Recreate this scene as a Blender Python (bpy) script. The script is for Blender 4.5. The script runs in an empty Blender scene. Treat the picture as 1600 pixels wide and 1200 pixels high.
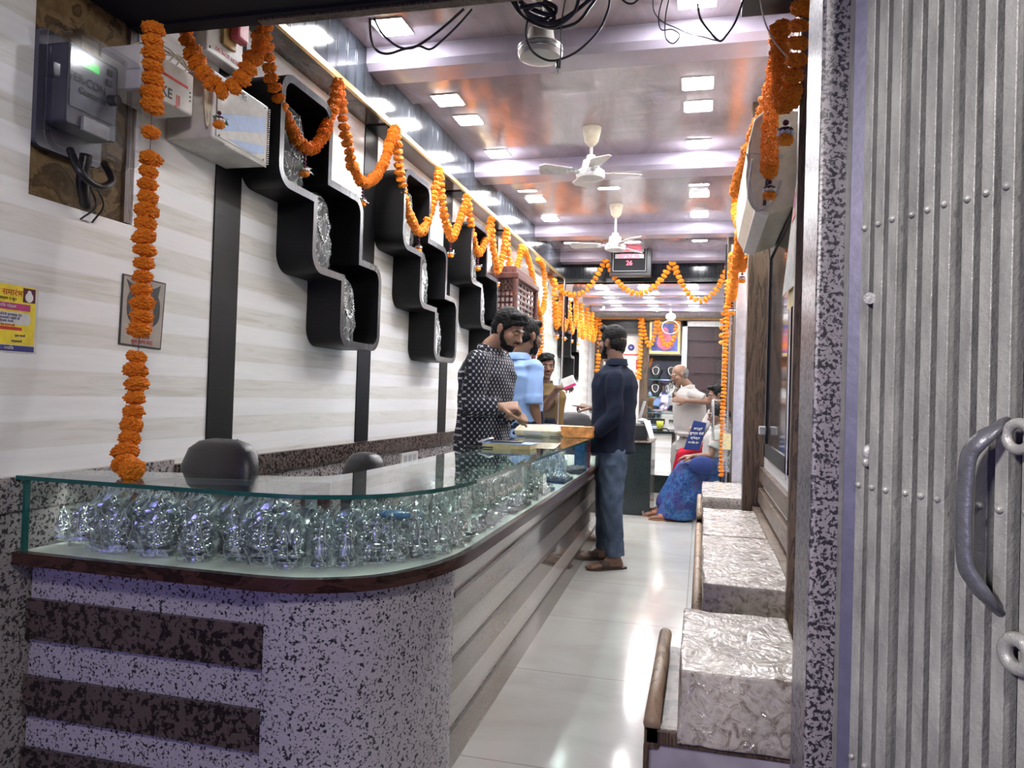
import bpy, math, random
import numpy as np
from math import sin, cos, pi, radians
random.seed(7)
SC = bpy.context.scene
COL = SC.collection
# ------------------------------------------------------------------ camera, world, light, exposure
CAM_H = 1.165; FPX = 1180.0
YAW, PIT, ROLL = radians(14.12), radians(0.88), radians(1.83)
cam_d = bpy.data.cameras.new('camera'); cam = bpy.data.objects.new('camera', cam_d); COL.objects.link(cam)
def _rx(a): c, s = cos(a), sin(a); return np.array([[1, 0, 0], [0, c, -s], [0, s, c]])
def _rz(a): c, s = cos(a), sin(a); return np.array([[c, -s, 0], [s, c, 0], [0, 0, 1.]])
RC = _rz(YAW) @ _rx(pi / 2 + PIT) @ _rz(ROLL)
from mathutils import Matrix, Vector
cam.matrix_world = Matrix.Translation((0, 0, CAM_H)) @ Matrix(RC.tolist()).to_4x4()
cam_d.sensor_fit = 'HORIZONTAL'; cam_d.sensor_width = 36.0; cam_d.lens = 36.0 * FPX / 1600; cam_d.clip_start = 0.02
SC.camera = cam
W = bpy.data.worlds.new('night'); SC.world = W; W.use_nodes = True
W.node_tree.nodes['Background'].inputs[0].default_value = (0.42, 0.42, 0.55, 1)
W.node_tree.nodes['Background'].inputs[1].default_value = 0.035
SC.view_settings.view_transform = 'Standard'; SC.view_settings.look = 'None'
SC.view_settings.gamma = 1; SC.view_settings.use_curve_mapping = False
SC.view_settings.exposure = 2.75
SC.cycles.max_bounces = 10; SC.cycles.transparent_max_bounces = 24; SC.cycles.glossy_bounces = 5
SC.cycles.caustics_reflective = False; SC.cycles.caustics_refractive = False
SC.cycles.sample_clamp_indirect = 6
def lamp(name, loc, target, size, power, col):
    d = bpy.data.lights.new(name, 'AREA'); d.shape = 'RECTANGLE'; d.size, d.size_y = size; d.energy = power; d.color = col
    o = bpy.data.objects.new(name, d); COL.objects.link(o); o.location = loc
    o.rotation_euler = (Vector(target) - Vector(loc)).to_track_quat('-Z', 'Y').to_euler(); return o
# the lane outside: a violet shop sign across the way (low left) and a white street lamp high behind
lamp('violet_sign_light', (-1.6, -2.6, 0.9), (-0.9, 1.8, 0.4), (1.6, 0.9), 4.6, (0.42, 0.34, 1.0))
lamp('street_lamp_light', (0.75, -0.9, 2.9), (-1.6, 1.9, 1.3), (0.5, 0.4), 7, (1.0, 0.94, 0.9))
sd = bpy.data.lights.new('gate_fill_spot', 'SPOT'); sd.energy = 50; sd.spot_size = radians(40); sd.spot_blend = 0.8; sd.shadow_soft_size = 0.12; sd.color = (1.0, 0.96, 0.9)  # added unseen spot that brightens the folded gate
so = bpy.data.objects.new('gate_fill_spot', sd); COL.objects.link(so); so.location = (-1.1, -0.9, 2.1); so.rotation_euler = (Vector((0.42, 1.12, 1.15)) - Vector(so.location)).to_track_quat('-Z', 'Y').to_euler()
# ------------------------------------------------------------------ back-projection of measured points on real planes
CC = np.array([0, 0, CAM_H])
def ray(u, v): return RC @ np.array([(u - 800) / FPX, -(v - 600) / FPX, -1.])
def PX(u, v, x): d = ray(u, v); return CC + d * (x / d[0])
def PY(u, v, y): d = ray(u, v); return CC + d * (y / d[1])
def PZ(u, v, z): d = ray(u, v); return CC + d * ((z - CAM_H) / d[2])
def A(*p): return np.array(p, float)
def nrm(v): v = np.array(v, float); return v / (np.linalg.norm(v) + 1e-12)
# ------------------------------------------------------------------ node helpers
def newmat(name):
    m = bpy.data.materials.new(name); m.use_nodes = True; nt = m.node_tree
    b = nt.nodes['Principled BSDF']; return m, nt, b
def N(nt, t, **kw):
    n = nt.nodes.new(t)
    for k, v in kw.items():
        if hasattr(n, k) and not k.startswith('i_'): setattr(n, k, v)
    return n
def setv(n, name, v): n.inputs[name].default_value = v
def posn(nt, scale=(1, 1, 1), obj=False):
    mp = N(nt, 'ShaderNodeMapping'); setv(mp, 'Scale', scale)
    if obj: t = N(nt, 'ShaderNodeTexCoord'); nt.links.new(t.outputs['Object'], mp.inputs[0])
    else: g = N(nt, 'ShaderNodeNewGeometry'); nt.links.new(g.outputs['Position'], mp.inputs[0])
    return mp.outputs[0]
def ramp(nt, fac, stops, interp='LINEAR'):
    r = N(nt, 'ShaderNodeValToRGB'); r.color_ramp.interpolation = interp
    e = r.color_ramp.elements
    while len(e) < len(stops): e.new(0.5)
    for i, (p, c) in enumerate(stops):
        e[i].position = p; e[i].color = (c[0], c[1], c[2], 1) if not isinstance(c, (int, float)) else (c, c, c, 1)
    nt.links.new(fac, r.inputs[0]); return r.outputs[0]
def noise(nt, vec, scale, detail=3, rough=0.55, dist=0):
    n = N(nt, 'ShaderNodeTexNoise'); setv(n, 'Scale', scale); setv(n, 'Detail', detail); setv(n, 'Roughness', rough); setv(n, 'Distortion', dist)
    nt.links.new(vec, n.inputs['Vector']); return n.outputs['Fac']
def math_(nt, op, a, b=None, c=None):
    n = N(nt, 'ShaderNodeMath'); n.operation = op
    for i, x in enumerate((a, b, c)):
        if x is None: continue
        if isinstance(x, (int, float)): n.inputs[i].default_value = x
        else: nt.links.new(x, n.inputs[i])
    return n.outputs[0]
def mixc(nt, fac, a, b, mode='MIX'):
    n = N(nt, 'ShaderNodeMix'); n.data_type = 'RGBA'; n.blend_type = mode
    if isinstance(fac, (int, float)): n.inputs[0].default_value = fac
    else: nt.links.new(fac, n.inputs[0])
    for i, x in ((6, a), (7, b)):
        if isinstance(x, tuple): n.inputs[i].default_value = (x[0], x[1], x[2], 1)
        else: nt.links.new(x, n.inputs[i])
    return n.outputs[2]
def bump(nt, b, h, strength=0.3, dist=0.01):
    n = N(nt, 'ShaderNodeBump'); setv(n, 'Strength', strength); setv(n, 'Distance', dist)
    nt.links.new(h, n.inputs['Height']); nt.links.new(n.outputs[0], b.inputs['Normal'])
def sep(nt, vec):
    s = N(nt, 'ShaderNodeSeparateXYZ'); nt.links.new(vec, s.inputs[0]); return s.outputs
def base(nt, b, col): nt.links.new(col, b.inputs['Base Color'])
MATS = {}
def plain(name, col, rough=0.5, metal=0.0, spec=0.5, coat=0.0, var=0.12, bmp=0.0, scale=30):
    if name in MATS: return MATS[name]
    m, nt, b = newmat(name); v = posn(nt, obj=True); n = noise(nt, v, scale)
    lo = tuple(c * (1 - var) for c in col); hi = tuple(min(1, c * (1 + var)) for c in col)
    base(nt, b, ramp(nt, n, [(0.3, lo), (0.7, hi)]))
    setv(b, 'Roughness', rough); setv(b, 'Metallic', metal); setv(b, 'Specular IOR Level', spec); setv(b, 'Coat Weight', coat)
    if bmp: bump(nt, b, n, bmp, 0.004)
    MATS[name] = m; return m
def emis(name, col, s):
    m, nt, b = newmat(name); setv(b, 'Base Color', (0.1, 0.1, 0.1, 1)); setv(b, 'Emission Color', (*col, 1)); setv(b, 'Emission Strength', s); MATS[name] = m; return m
def speckle(name, light, dark, scale, thr=0.5, mid=None, rough=0.25):
    m, nt, b = newmat(name); v = posn(nt)
    n1 = noise(nt, v, scale, 4, 0.6, 0.3); n2 = noise(nt, v, scale * 0.37, 2)
    f = math_(nt, 'ADD', n1, math_(nt, 'MULTIPLY', n2, 0.25))
    md = mid or tuple(0.6 * l + 0.4 * d for l, d in zip(light, dark))
    base(nt, b, ramp(nt, f, [(thr, dark), (thr + 0.035, md), (thr + 0.06, light), (thr + 0.35, tuple(c * 0.82 for c in light))]))
    setv(b, 'Roughness', rough); MATS[name] = m; return m
def thin_glass(name, tint, gl=1.0, rough=0.0, ior=1.5):
    m, nt, b = newmat(name); out = nt.nodes['Material Output']; nt.nodes.remove(b)
    t = N(nt, 'ShaderNodeBsdfTransparent'); setv(t, 'Color', (*tint, 1)); g = N(nt, 'ShaderNodeBsdfGlossy'); setv(g, 'Roughness', rough); setv(g, 'Color', (gl, gl, gl, 1))
    f = N(nt, 'ShaderNodeFresnel'); setv(f, 'IOR', ior); mx = N(nt, 'ShaderNodeMixShader')
    ge = N(nt, 'ShaderNodeNewGeometry'); ff = math_(nt, 'MULTIPLY', f.outputs[0], math_(nt, 'SUBTRACT', 1.0, ge.outputs['Backfacing']))
    nt.links.new(ff, mx.inputs[0]); nt.links.new(t.outputs[0], mx.inputs[1]); nt.links.new(g.outputs[0], mx.inputs[2]); nt.links.new(mx.outputs[0], out.inputs[0])
    MATS[name] = m; return m
def film(name, tint=(0.95, 0.97, 0.97), cover=0.3, scale=38, rough=0.12, white=0.12):
    """crinkled clear plastic: mostly see-through, shiny creases"""
    m, nt, b = newmat(name); out = nt.nodes['Material Output']
    setv(b, 'Base Color', (0.85, 0.88, 0.88, 1)); setv(b, 'Roughness', rough); setv(b, 'Specular IOR Level', 1.0)
    v = posn(nt, obj=True); n = noise(nt, v, scale, 2, 0.5, 1.2); bump(nt, b, n, 0.8, 0.015)
    t = N(nt, 'ShaderNodeBsdfTransparent'); setv(t, 'Color', (*tint, 1))
    lw = N(nt, 'ShaderNodeLayerWeight'); setv(lw, 'Blend', 0.35)
    cr = ramp(nt, n, [(0.475, white), (0.50, cover + 0.35), (0.525, white)])
    f = math_(nt, 'MINIMUM', math_(nt, 'ADD', cr, math_(nt, 'MULTIPLY', lw.outputs['Facing'], cover)), 0.85)
    mx = N(nt, 'ShaderNodeMixShader'); nt.links.new(f, mx.inputs[0]); nt.links.new(t.outputs[0], mx.inputs[1]); nt.links.new(b.outputs[0], mx.inputs[2])
    nt.links.new(mx.outputs[0], out.inputs[0]); MATS[name] = m; return m
# ------------------------------------------------------------------ materials
def wall_panel():
    m, nt, b = newmat('wall_panel'); p = posn(nt); s = sep(nt, p)
    zz = math_(nt, 'MULTIPLY', s[2], 1 / 0.15); fr = math_(nt, 'FRACT', zz); fl = math_(nt, 'FLOOR', zz)
    pg = posn(nt, (1, 1.6, 26)); g = noise(nt, pg, 1.6, 5, 0.6, 1.0)
    wood = ramp(nt, g, [(0.30, (0.58, 0.55, 0.49)), (0.45, (0.71, 0.695, 0.65)), (0.56, (0.78, 0.77, 0.74)), (0.72, (0.63, 0.605, 0.55))])
    wn = N(nt, 'ShaderNodeTexWhiteNoise'); wn.noise_dimensions = '1D'; nt.links.new(fl, wn.inputs['W'])
    white = ramp(nt, g, [(0.35, (0.84, 0.84, 0.85)), (0.7, (0.90, 0.90, 0.91))])
    f = ramp(nt, fr, [(0.0, 0.0), (0.46, 0.0), (0.48, 1.0), (0.97, 1.0), (1.0, 0.0)])
    w2 = mixc(nt, math_(nt, 'MULTIPLY', wn.outputs[0], 0.4), wood, (0.82, 0.82, 0.815))
    base(nt, b, mixc(nt, f, white, w2)); setv(b, 'Roughness', 0.28); setv(b, 'Specular IOR Level', 0.35); MATS['wall_panel'] = m
wall_panel()
def ceil_mat(name, c0, c1, rough):
    m, nt, b = newmat(name); v = posn(nt, (3.0, 0.9, 1)); n = noise(nt, v, 1.3, 5, 0.65, 1.5)
    base(nt, b, ramp(nt, n, [(0.3, c0), (0.62, c1)])); setv(b, 'Roughness', rough); setv(b, 'Specular IOR Level', 0.75); setv(b, 'Coat Weight', 0.35); setv(b, 'Coat Roughness', 0.05)
    n2 = noise(nt, posn(nt, (1.2, 5.0, 1)), 2.0, 2); bump(nt, b, n2, 0.12, 0.03); MATS[name] = m; return m
ceil_mat('ceiling_pvc', (0.235, 0.195, 0.22), (0.34, 0.29, 0.325), 0.16)
ceil_mat('beam_pvc', (0.33, 0.30, 0.385), (0.385, 0.35, 0.44), 0.3)
def dark_panel():
    m, nt, b = newmat('bulkhead_panel'); p = posn(nt); s = sep(nt, p)
    fr = math_(nt, 'FRACT', math_(nt, 'MULTIPLY', math_(nt, 'ADD', s[1], s[0]), 1 / 0.10))
    g = noise(nt, posn(nt, (1, 1.5, 1)), 3, 3)
    pan = ramp(nt, g, [(0.3, (0.020, 0.024, 0.031)), (0.7, (0.038, 0.044, 0.055))])
    f = ramp(nt, fr, [(0.0, 1.0), (0.05, 1.0), (0.07, 0.0), (0.12, 0.0), (0.14, 1.0), (0.22, 1.0), (0.24, 0.0)], 'LINEAR')
    base(nt, b, mixc(nt, f, pan, (0.018, 0.018, 0.022))); setv(b, 'Roughness', 0.13); setv(b, 'Specular IOR Level', 0.3)
    bump(nt, b, math_(nt, 'SUBTRACT', 1.0, f), 0.6, 0.004); MATS['bulkhead_panel'] = m
dark_panel()
def laminate(name, c, rough=0.2, ax=(1, 1, 40)):
    m, nt, b = newmat(name); n = noise(nt, posn(nt, ax), 3, 3)
    base(nt, b, ramp(nt, n, [(0.35, tuple(x * 0.7 for x in c)), (0.62, c), (0.7, tuple(x * 1.9 for x in c))])); setv(b, 'Roughness', rough); MATS[name] = m; return m
laminate('black_laminate', (0.0065, 0.0065, 0.0075), 0.42); MATS['black_laminate'].node_tree.nodes['Principled BSDF'].inputs['Specular IOR Level'].default_value = 0.25
laminate('grey_edge', (0.055, 0.056, 0.064), 0.22, (1, 30, 1))
def wood(name, c0, c1, scale=(14, 14, 1.2), rough=0.45, sc=2.2):
    m, nt, b = newmat(name); n = noise(nt, posn(nt, scale), sc, 5, 0.65, 1.4)
    base(nt, b, ramp(nt, n, [(0.3, c0), (0.5, c1), (0.55, tuple(x * 0.6 for x in c0)), (0.75, c1)])); setv(b, 'Roughness', rough); bump(nt, b, n, 0.15, 0.003); MATS[name] = m; return m
wood('wood_pillar', (0.05, 0.03, 0.018), (0.13, 0.085, 0.05))
wood('wood_red', (0.07, 0.018, 0.014), (0.14, 0.045, 0.035))
wood('wood_frame', (0.06, 0.035, 0.022), (0.14, 0.09, 0.06), (20, 20, 2))
wood('wood_rail', (0.22, 0.14, 0.09), (0.36, 0.25, 0.17), (3, 1, 3))
wood('trim_brown', (0.03, 0.012, 0.01), (0.07, 0.03, 0.024), (2, 2, 8), 0.2)
wood('bench_plank', (0.09, 0.06, 0.045), (0.2, 0.15, 0.115), (2, 2, 18), 0.4)
wood('underside_brown', (0.055, 0.042, 0.035), (0.085, 0.068, 0.058), (6, 2, 6), 0.15)
wood('board_ply', (0.10, 0.055, 0.02), (0.20, 0.13, 0.055), (5, 5, 5), 0.8, 1.4)
speckle('granite_light', (0.50, 0.46, 0.50), (0.03, 0.028, 0.035), 120, 0.53)
speckle('granite_wall', (0.40, 0.36, 0.36), (0.05, 0.045, 0.05), 105, 0.56)
speckle('granite_brown', (0.115, 0.085, 0.075), (0.018, 0.012, 0.012), 70, 0.58)
speckle('granite_tan', (0.30, 0.24, 0.20), (0.06, 0.045, 0.04), 90, 0.56)
speckle('granite_pillar', (0.22, 0.20, 0.225), (0.018, 0.015, 0.022), 135, 0.57, mid=(0.07, 0.06, 0.075), rough=0.35)
speckle('granite_black', (0.020, 0.028, 0.028), (0.010, 0.013, 0.013), 90, 0.5, rough=0.15)
def side_mat(name, c0, c1):
    m, nt, b = newmat(name); n = noise(nt, posn(nt), 140, 3); n2 = noise(nt, posn(nt, (30, 1.0, 60)), 1.5, 3)
    base(nt, b, mixc(nt, 0.3, ramp(nt, n, [(0.35, c0), (0.6, c1)]), ramp(nt, n2, [(0.3, c0), (0.7, c1)]))); setv(b, 'Roughness', 0.08); setv(b, 'Specular IOR Level', 0.8); MATS[name] = m
side_mat('side_tan', (0.15, 0.12, 0.10), (0.25, 0.205, 0.17)); side_mat('side_light', (0.36, 0.32, 0.30), (0.48, 0.44, 0.41))
def floor_tiles():
    m, nt, b = newmat('floor_tiles'); s = sep(nt, posn(nt))
    fx = math_(nt, 'FRACT', math_(nt, 'MULTIPLY', math_(nt, 'ADD', s[0], 10.45), 1 / 0.8))
    fy = math_(nt, 'FRACT', math_(nt, 'MULTIPLY', math_(nt, 'ADD', s[1], 8 * 0.82 - 2.35), 1 / 0.82))
    def line(f): return math_(nt, 'LESS_THAN', math_(nt, 'MINIMUM', f, math_(nt, 'SUBTRACT', 1.0, f)), 0.0028)
    l = math_(nt, 'MAXIMUM', line(fx), line(fy)); n = noise(nt, posn(nt, (1, 1.6, 1)), 1.6, 4, 0.6, 0.8); n2 = noise(nt, posn(nt, (1, 1, 1)), 35, 2)
    c = ramp(nt, n, [(0.3, (0.42, 0.405, 0.375)), (0.6, (0.49, 0.485, 0.46))]); c = mixc(nt, math_(nt, 'MULTIPLY', n2, 0.12), c, (0.5, 0.5, 0.47))
    base(nt, b, mixc(nt, l, c, (0.25, 0.23, 0.2))); setv(b, 'Roughness', 0.13); setv(b, 'Specular IOR Level', 0.5); MATS['floor_tiles'] = m
floor_tiles()
def flower_mat():
    m, nt, b = newmat('marigold'); v = posn(nt); n = noise(nt, v, 260, 3, 0.7); n2 = noise(nt, v, 18, 2)
    c = ramp(nt, n, [(0.32, (0.70, 0.125, 0.002)), (0.48, (0.92, 0.26, 0.004)), (0.70, (1.0, 0.39, 0.012))])
    base(nt, b, mixc(nt, math_(nt, 'MULTIPLY', n2, 0.25), c, (0.75, 0.15, 0.0))); setv(b, 'Roughness', 0.7); setv(b, 'Subsurface Weight', 0.0); bump(nt, b, n, 0.9, 0.006); MATS['marigold'] = m
flower_mat()
def checks():
    m, nt, b = newmat('star_check_fabric'); s = sep(nt, posn(nt, obj=True)); k = 1 / 0.038
    # bold black/white woven check: a star of light threads in each cell, set on the diagonal
    a = math_(nt, 'ADD', s[0], s[1]); u = math_(nt, 'MULTIPLY', math_(nt, 'ADD', a, s[2]), k); w = math_(nt, 'MULTIPLY', math_(nt, 'SUBTRACT', a, s[2]), k)
    fu = math_(nt, 'ABSOLUTE', math_(nt, 'SUBTRACT', math_(nt, 'FRACT', u), 0.5)); fw = math_(nt, 'ABSOLUTE', math_(nt, 'SUBTRACT', math_(nt, 'FRACT', w), 0.5))
    cross = math_(nt, 'LESS_THAN', math_(nt, 'MULTIPLY', fu, fw), 0.013); near = math_(nt, 'LESS_THAN', math_(nt, 'MAXIMUM', fu, fw), 0.36)
    base(nt, b, mixc(nt, math_(nt, 'MULTIPLY', cross, near), (0.008, 0.009, 0.017), (0.46, 0.46, 0.50))); setv(b, 'Roughness', 0.85); MATS['check'] = m
checks()
def cloth(name, c, var=0.25, sc=9, rough=0.9):
    m, nt, b = newmat(name); n = noise(nt, posn(nt, obj=True), sc, 4, 0.6); w = noise(nt, posn(nt, obj=True), 500, 2)
    base(nt, b, ramp(nt, n, [(0.3, tuple(x * (1 - var) for x in c)), (0.7, tuple(min(1, x * (1 + var)) for x in c))])); setv(b, 'Roughness', rough); setv(b, 'Specular IOR Level', 0.2); bump(nt, b, w, 0.2, 0.001); MATS[name] = m; return m
cloth('navy_cloth', (0.009, 0.013, 0.028), 0.15); cloth('blue_shirt', (0.25, 0.38, 0.66), 0.06); cloth('brown_shirt', (0.14, 0.085, 0.032), 0.1)
cloth('denim', (0.075, 0.105, 0.16), 0.55, 6); cloth('dark_trousers', (0.012, 0.016, 0.03)); cloth('white_shirt', (0.40, 0.385, 0.37), 0.05); cloth('grey_trousers', (0.30, 0.29, 0.28), 0.1); cloth('red_cloth', (0.42, 0.01, 0.03), 0.15); cloth('stripe_shirt', (0.5, 0.5, 0.52), 0.5, 60); cloth('blue_bag', (0.03, 0.05, 0.17), 0.1)
def saree():
    m, nt, b = newmat('saree'); v = posn(nt, obj=True); n = noise(nt, v, 16, 5, 0.7, 2.0); n2 = noise(nt, v, 5, 2)
    c = ramp(nt, n, [(0.40, (0.006, 0.022, 0.15)), (0.5, (0.012, 0.07, 0.27)), (0.56, (0.05, 0.15, 0.27)), (0.66, (0.008, 0.03, 0.18))])
    base(nt, b, mixc(nt, ramp(nt, n2, [(0.5, 0.0), (0.62, 0.6)]), c, (0.04, 0.015, 0.12))); setv(b, 'Roughness', 0.75); MATS['saree'] = m
saree()
def skin(name, c):
    m, nt, b = newmat(name); n = noise(nt, posn(nt, obj=True), 25, 3); base(nt, b, ramp(nt, n, [(0.3, tuple(x * 0.86 for x in c)), (0.7, tuple(x * 1.1 for x in c))])); setv(b, 'Roughness', 0.5); setv(b, 'Subsurface Weight', 0.08); setv(b, 'Subsurface Radius', (0.01, 0.004, 0.002)); MATS[name] = m
skin('skin_a', (0.34, 0.19, 0.125)); skin('skin_b', (0.19, 0.10, 0.065)); skin('skin_c', (0.15, 0.075, 0.048)); skin('skin_d', (0.25, 0.14, 0.095))
def hairm(name, c):
    m, nt, b = newmat(name); n = noise(nt, posn(nt, (60, 60, 14), obj=True), 4, 3); base(nt, b, ramp(nt, n, [(0.3, tuple(x * 0.5 for x in c)), (0.7, tuple(x * 1.6 for x in c))])); setv(b, 'Roughness', 0.6); setv(b, 'Specular IOR Level', 0.25); bump(nt, b, n, 0.9, 0.006); MATS[name] = m
hairm('hair_black', (0.004, 0.0037, 0.0037)); hairm('hair_grey', (0.16, 0.155, 0.15))
def cushion_mat():
    m, nt, b = newmat('cushion_cover'); v = posn(nt); n = noise(nt, v, 30, 5, 0.7, 1.5); w = noise(nt, posn(nt, (1.6, 0.8, 1)), 9, 2, 0.5, 2.5)
    base(nt, b, ramp(nt, n, [(0.36, (0.16, 0.125, 0.10)), (0.5, (0.40, 0.35, 0.315)), (0.65, (0.50, 0.46, 0.42))])); setv(b, 'Roughness', 0.5)
    setv(b, 'Coat Weight', 1.0); setv(b, 'Coat Roughness', 0.08); bn = N(nt, 'ShaderNodeBump'); setv(bn, 'Strength', 0.9); setv(bn, 'Distance', 0.035)
    nt.links.new(w, bn.inputs['Height']); nt.links.new(bn.outputs[0], b.inputs['Coat Normal']); MATS['cushion_cover'] = m
cushion_mat()
def gate_mat():
    m, nt, b = newmat('gate_paint'); v = posn(nt); n = noise(nt, v, 90, 4, 0.7); n2 = noise(nt, posn(nt, (9, 9, 3)), 3, 4, 0.6)
    base(nt, b, ramp(nt, n2, [(0.35, (0.24, 0.235, 0.235)), (0.7, (0.40, 0.39, 0.38))])); setv(b, 'Metallic', 0.25); setv(b, 'Roughness', 0.36); bump(nt, b, n, 0.5, 0.004); MATS['gate_paint'] = m
gate_mat()
def silver():
    m, nt, b = newmat('silver'); v = posn(nt, obj=True); n = noise(nt, v, 130, 4, 0.6); base(nt, b, ramp(nt, n, [(0.35, (0.42, 0.42, 0.46)), (0.6, (0.92, 0.92, 0.94))])); setv(b, 'Metallic', 1.0); setv(b, 'Roughness', 0.2); bump(nt, b, n, 0.3, 0.002); MATS['silver'] = m
silver()
LED = emis('led_panel', (0.985, 0.985, 1.0), 31.0)
emis('spot_lens', (1, 0.97, 0.92), 12.0); emis('led_red', (1.0, 0.03, 0.10), 0.55); emis('led_lcd', (1.0, 0.3, 0.3), 0.05); emis('led_green', (0.03, 0.8, 0.1), 0.16); emis('case_fill_glow', (0.97, 1.0, 0.95), 28.0)  # the glow for the case is an added fill
thin_glass('glass_top', (0.80, 0.88, 0.85)); thin_glass('glass_clear', (0.93, 0.965, 0.95)); thin_glass('glass_side', (0.93, 0.96, 0.95)); film('plastic_film', cover=0.15, scale=10, white=0.035); film('plastic_loose', cover=0.22, scale=22, white=0.04); film('plastic_bust', cover=0.2, scale=14, white=0.02)
thin_glass('meter_cover', (0.84, 0.84, 0.86), ior=1.18, rough=0.10)
plain('gold', (0.75, 0.55, 0.24), 0.28, 0.9); plain('steel', (0.55, 0.55, 0.57), 0.25, 1.0); plain('alu', (0.75, 0.75, 0.78), 0.22, 0.9)
plain('white_plastic', (0.60, 0.59, 0.57), 0.35); plain('cream_plastic', (0.56, 0.51, 0.38), 0.35); plain('grey_plastic', (0.35, 0.35, 0.36), 0.4); plain('black_plastic', (0.015, 0.015, 0.017), 0.35); plain('black_matte', (0.006, 0.006, 0.007), 0.9); plain('black_leather', (0.022, 0.022, 0.025), 0.36, bmp=0.3, scale=200)
plain('white_paint', (0.76, 0.76, 0.76), 0.4); plain('paper', (0.66, 0.65, 0.62), 0.8); plain('white_box', (0.58, 0.56, 0.53), 0.5, var=0.2, scale=9); plain('leaf_green', (0.04, 0.10, 0.02), 0.5); plain('maroon', (0.09, 0.01, 0.03), 0.7); plain('white_petal', (0.8, 0.8, 0.78), 0.7)
plain('glass_edge', (0.012, 0.10, 0.085), 0.12, spec=0.8); plain('case_floor', (0.74, 0.76, 0.72), 0.4, var=0.06); plain('mirror', (0.85, 0.88, 0.87), 0.03, 1.0, var=0.02); plain('dark_mirror', (0.035, 0.04, 0.045), 0.06, 0.0, spec=1.0)
plain('pink_plastic', (0.65, 0.12, 0.16), 0.4); plain('mustard', (0.55, 0.36, 0.12), 0.5); plain('yellow_ink', (0.85, 0.66, 0.03), 0.5); plain('magenta_ink', (0.5, 0.03, 0.2), 0.5); plain('navy_ink', (0.03, 0.03, 0.2), 0.5); plain('red_ink', (0.55, 0.03, 0.02), 0.5); plain('black_ink', (0.02, 0.02, 0.02), 0.5); plain('grey_ink', (0.18, 0.18, 0.2), 0.5); plain('sepia', (0.36, 0.31, 0.27), 0.6, var=0.15, scale=12); plain('orange_ink', (0.55, 0.16, 0.06), 0.5); plain('blue_ink', (0.25, 0.36, 0.6), 0.5)
plain('street', (0.05, 0.05, 0.055), 0.9); plain('drape', (0.035, 0.016, 0.02), 0.4, var=0.3); plain('velvet_black', (0.012, 0.012, 0.014), 0.6); plain('velvet_white', (0.75, 0.74, 0.74), 0.6); plain('necklace_gold', (0.8, 0.6, 0.3), 0.3, 1.0); plain('lip', (0.30, 0.10, 0.08), 0.5); plain('eye_white', (0.7, 0.68, 0.66), 0.3); plain('sandal', (0.035, 0.022, 0.016), 0.5); plain('sandal_tan', (0.25, 0.09, 0.04), 0.5); plain('yellow_green', (0.42, 0.42, 0.03), 0.3); plain('blue_film', (0.03, 0.17, 0.42), 0.3, var=0.5); plain('ceramic', (0.8, 0.8, 0.78), 0.2); plain('violet_plate', (0.09, 0.085, 0.14), 0.45, 0.3, bmp=0.2)
plain('meter_grey_shaded', (0.05, 0.05, 0.075), 0.4); plain('meter_plate_shaded', (0.13, 0.135, 0.17), 0.4)  # meter colours darkened to carry the shade under the lintel
plain('gate_dark', (0.12, 0.12, 0.14), 0.35, 0.4, bmp=0.3, scale=90)
def MT(n): return n if not isinstance(n, str) else MATS[n]
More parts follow.
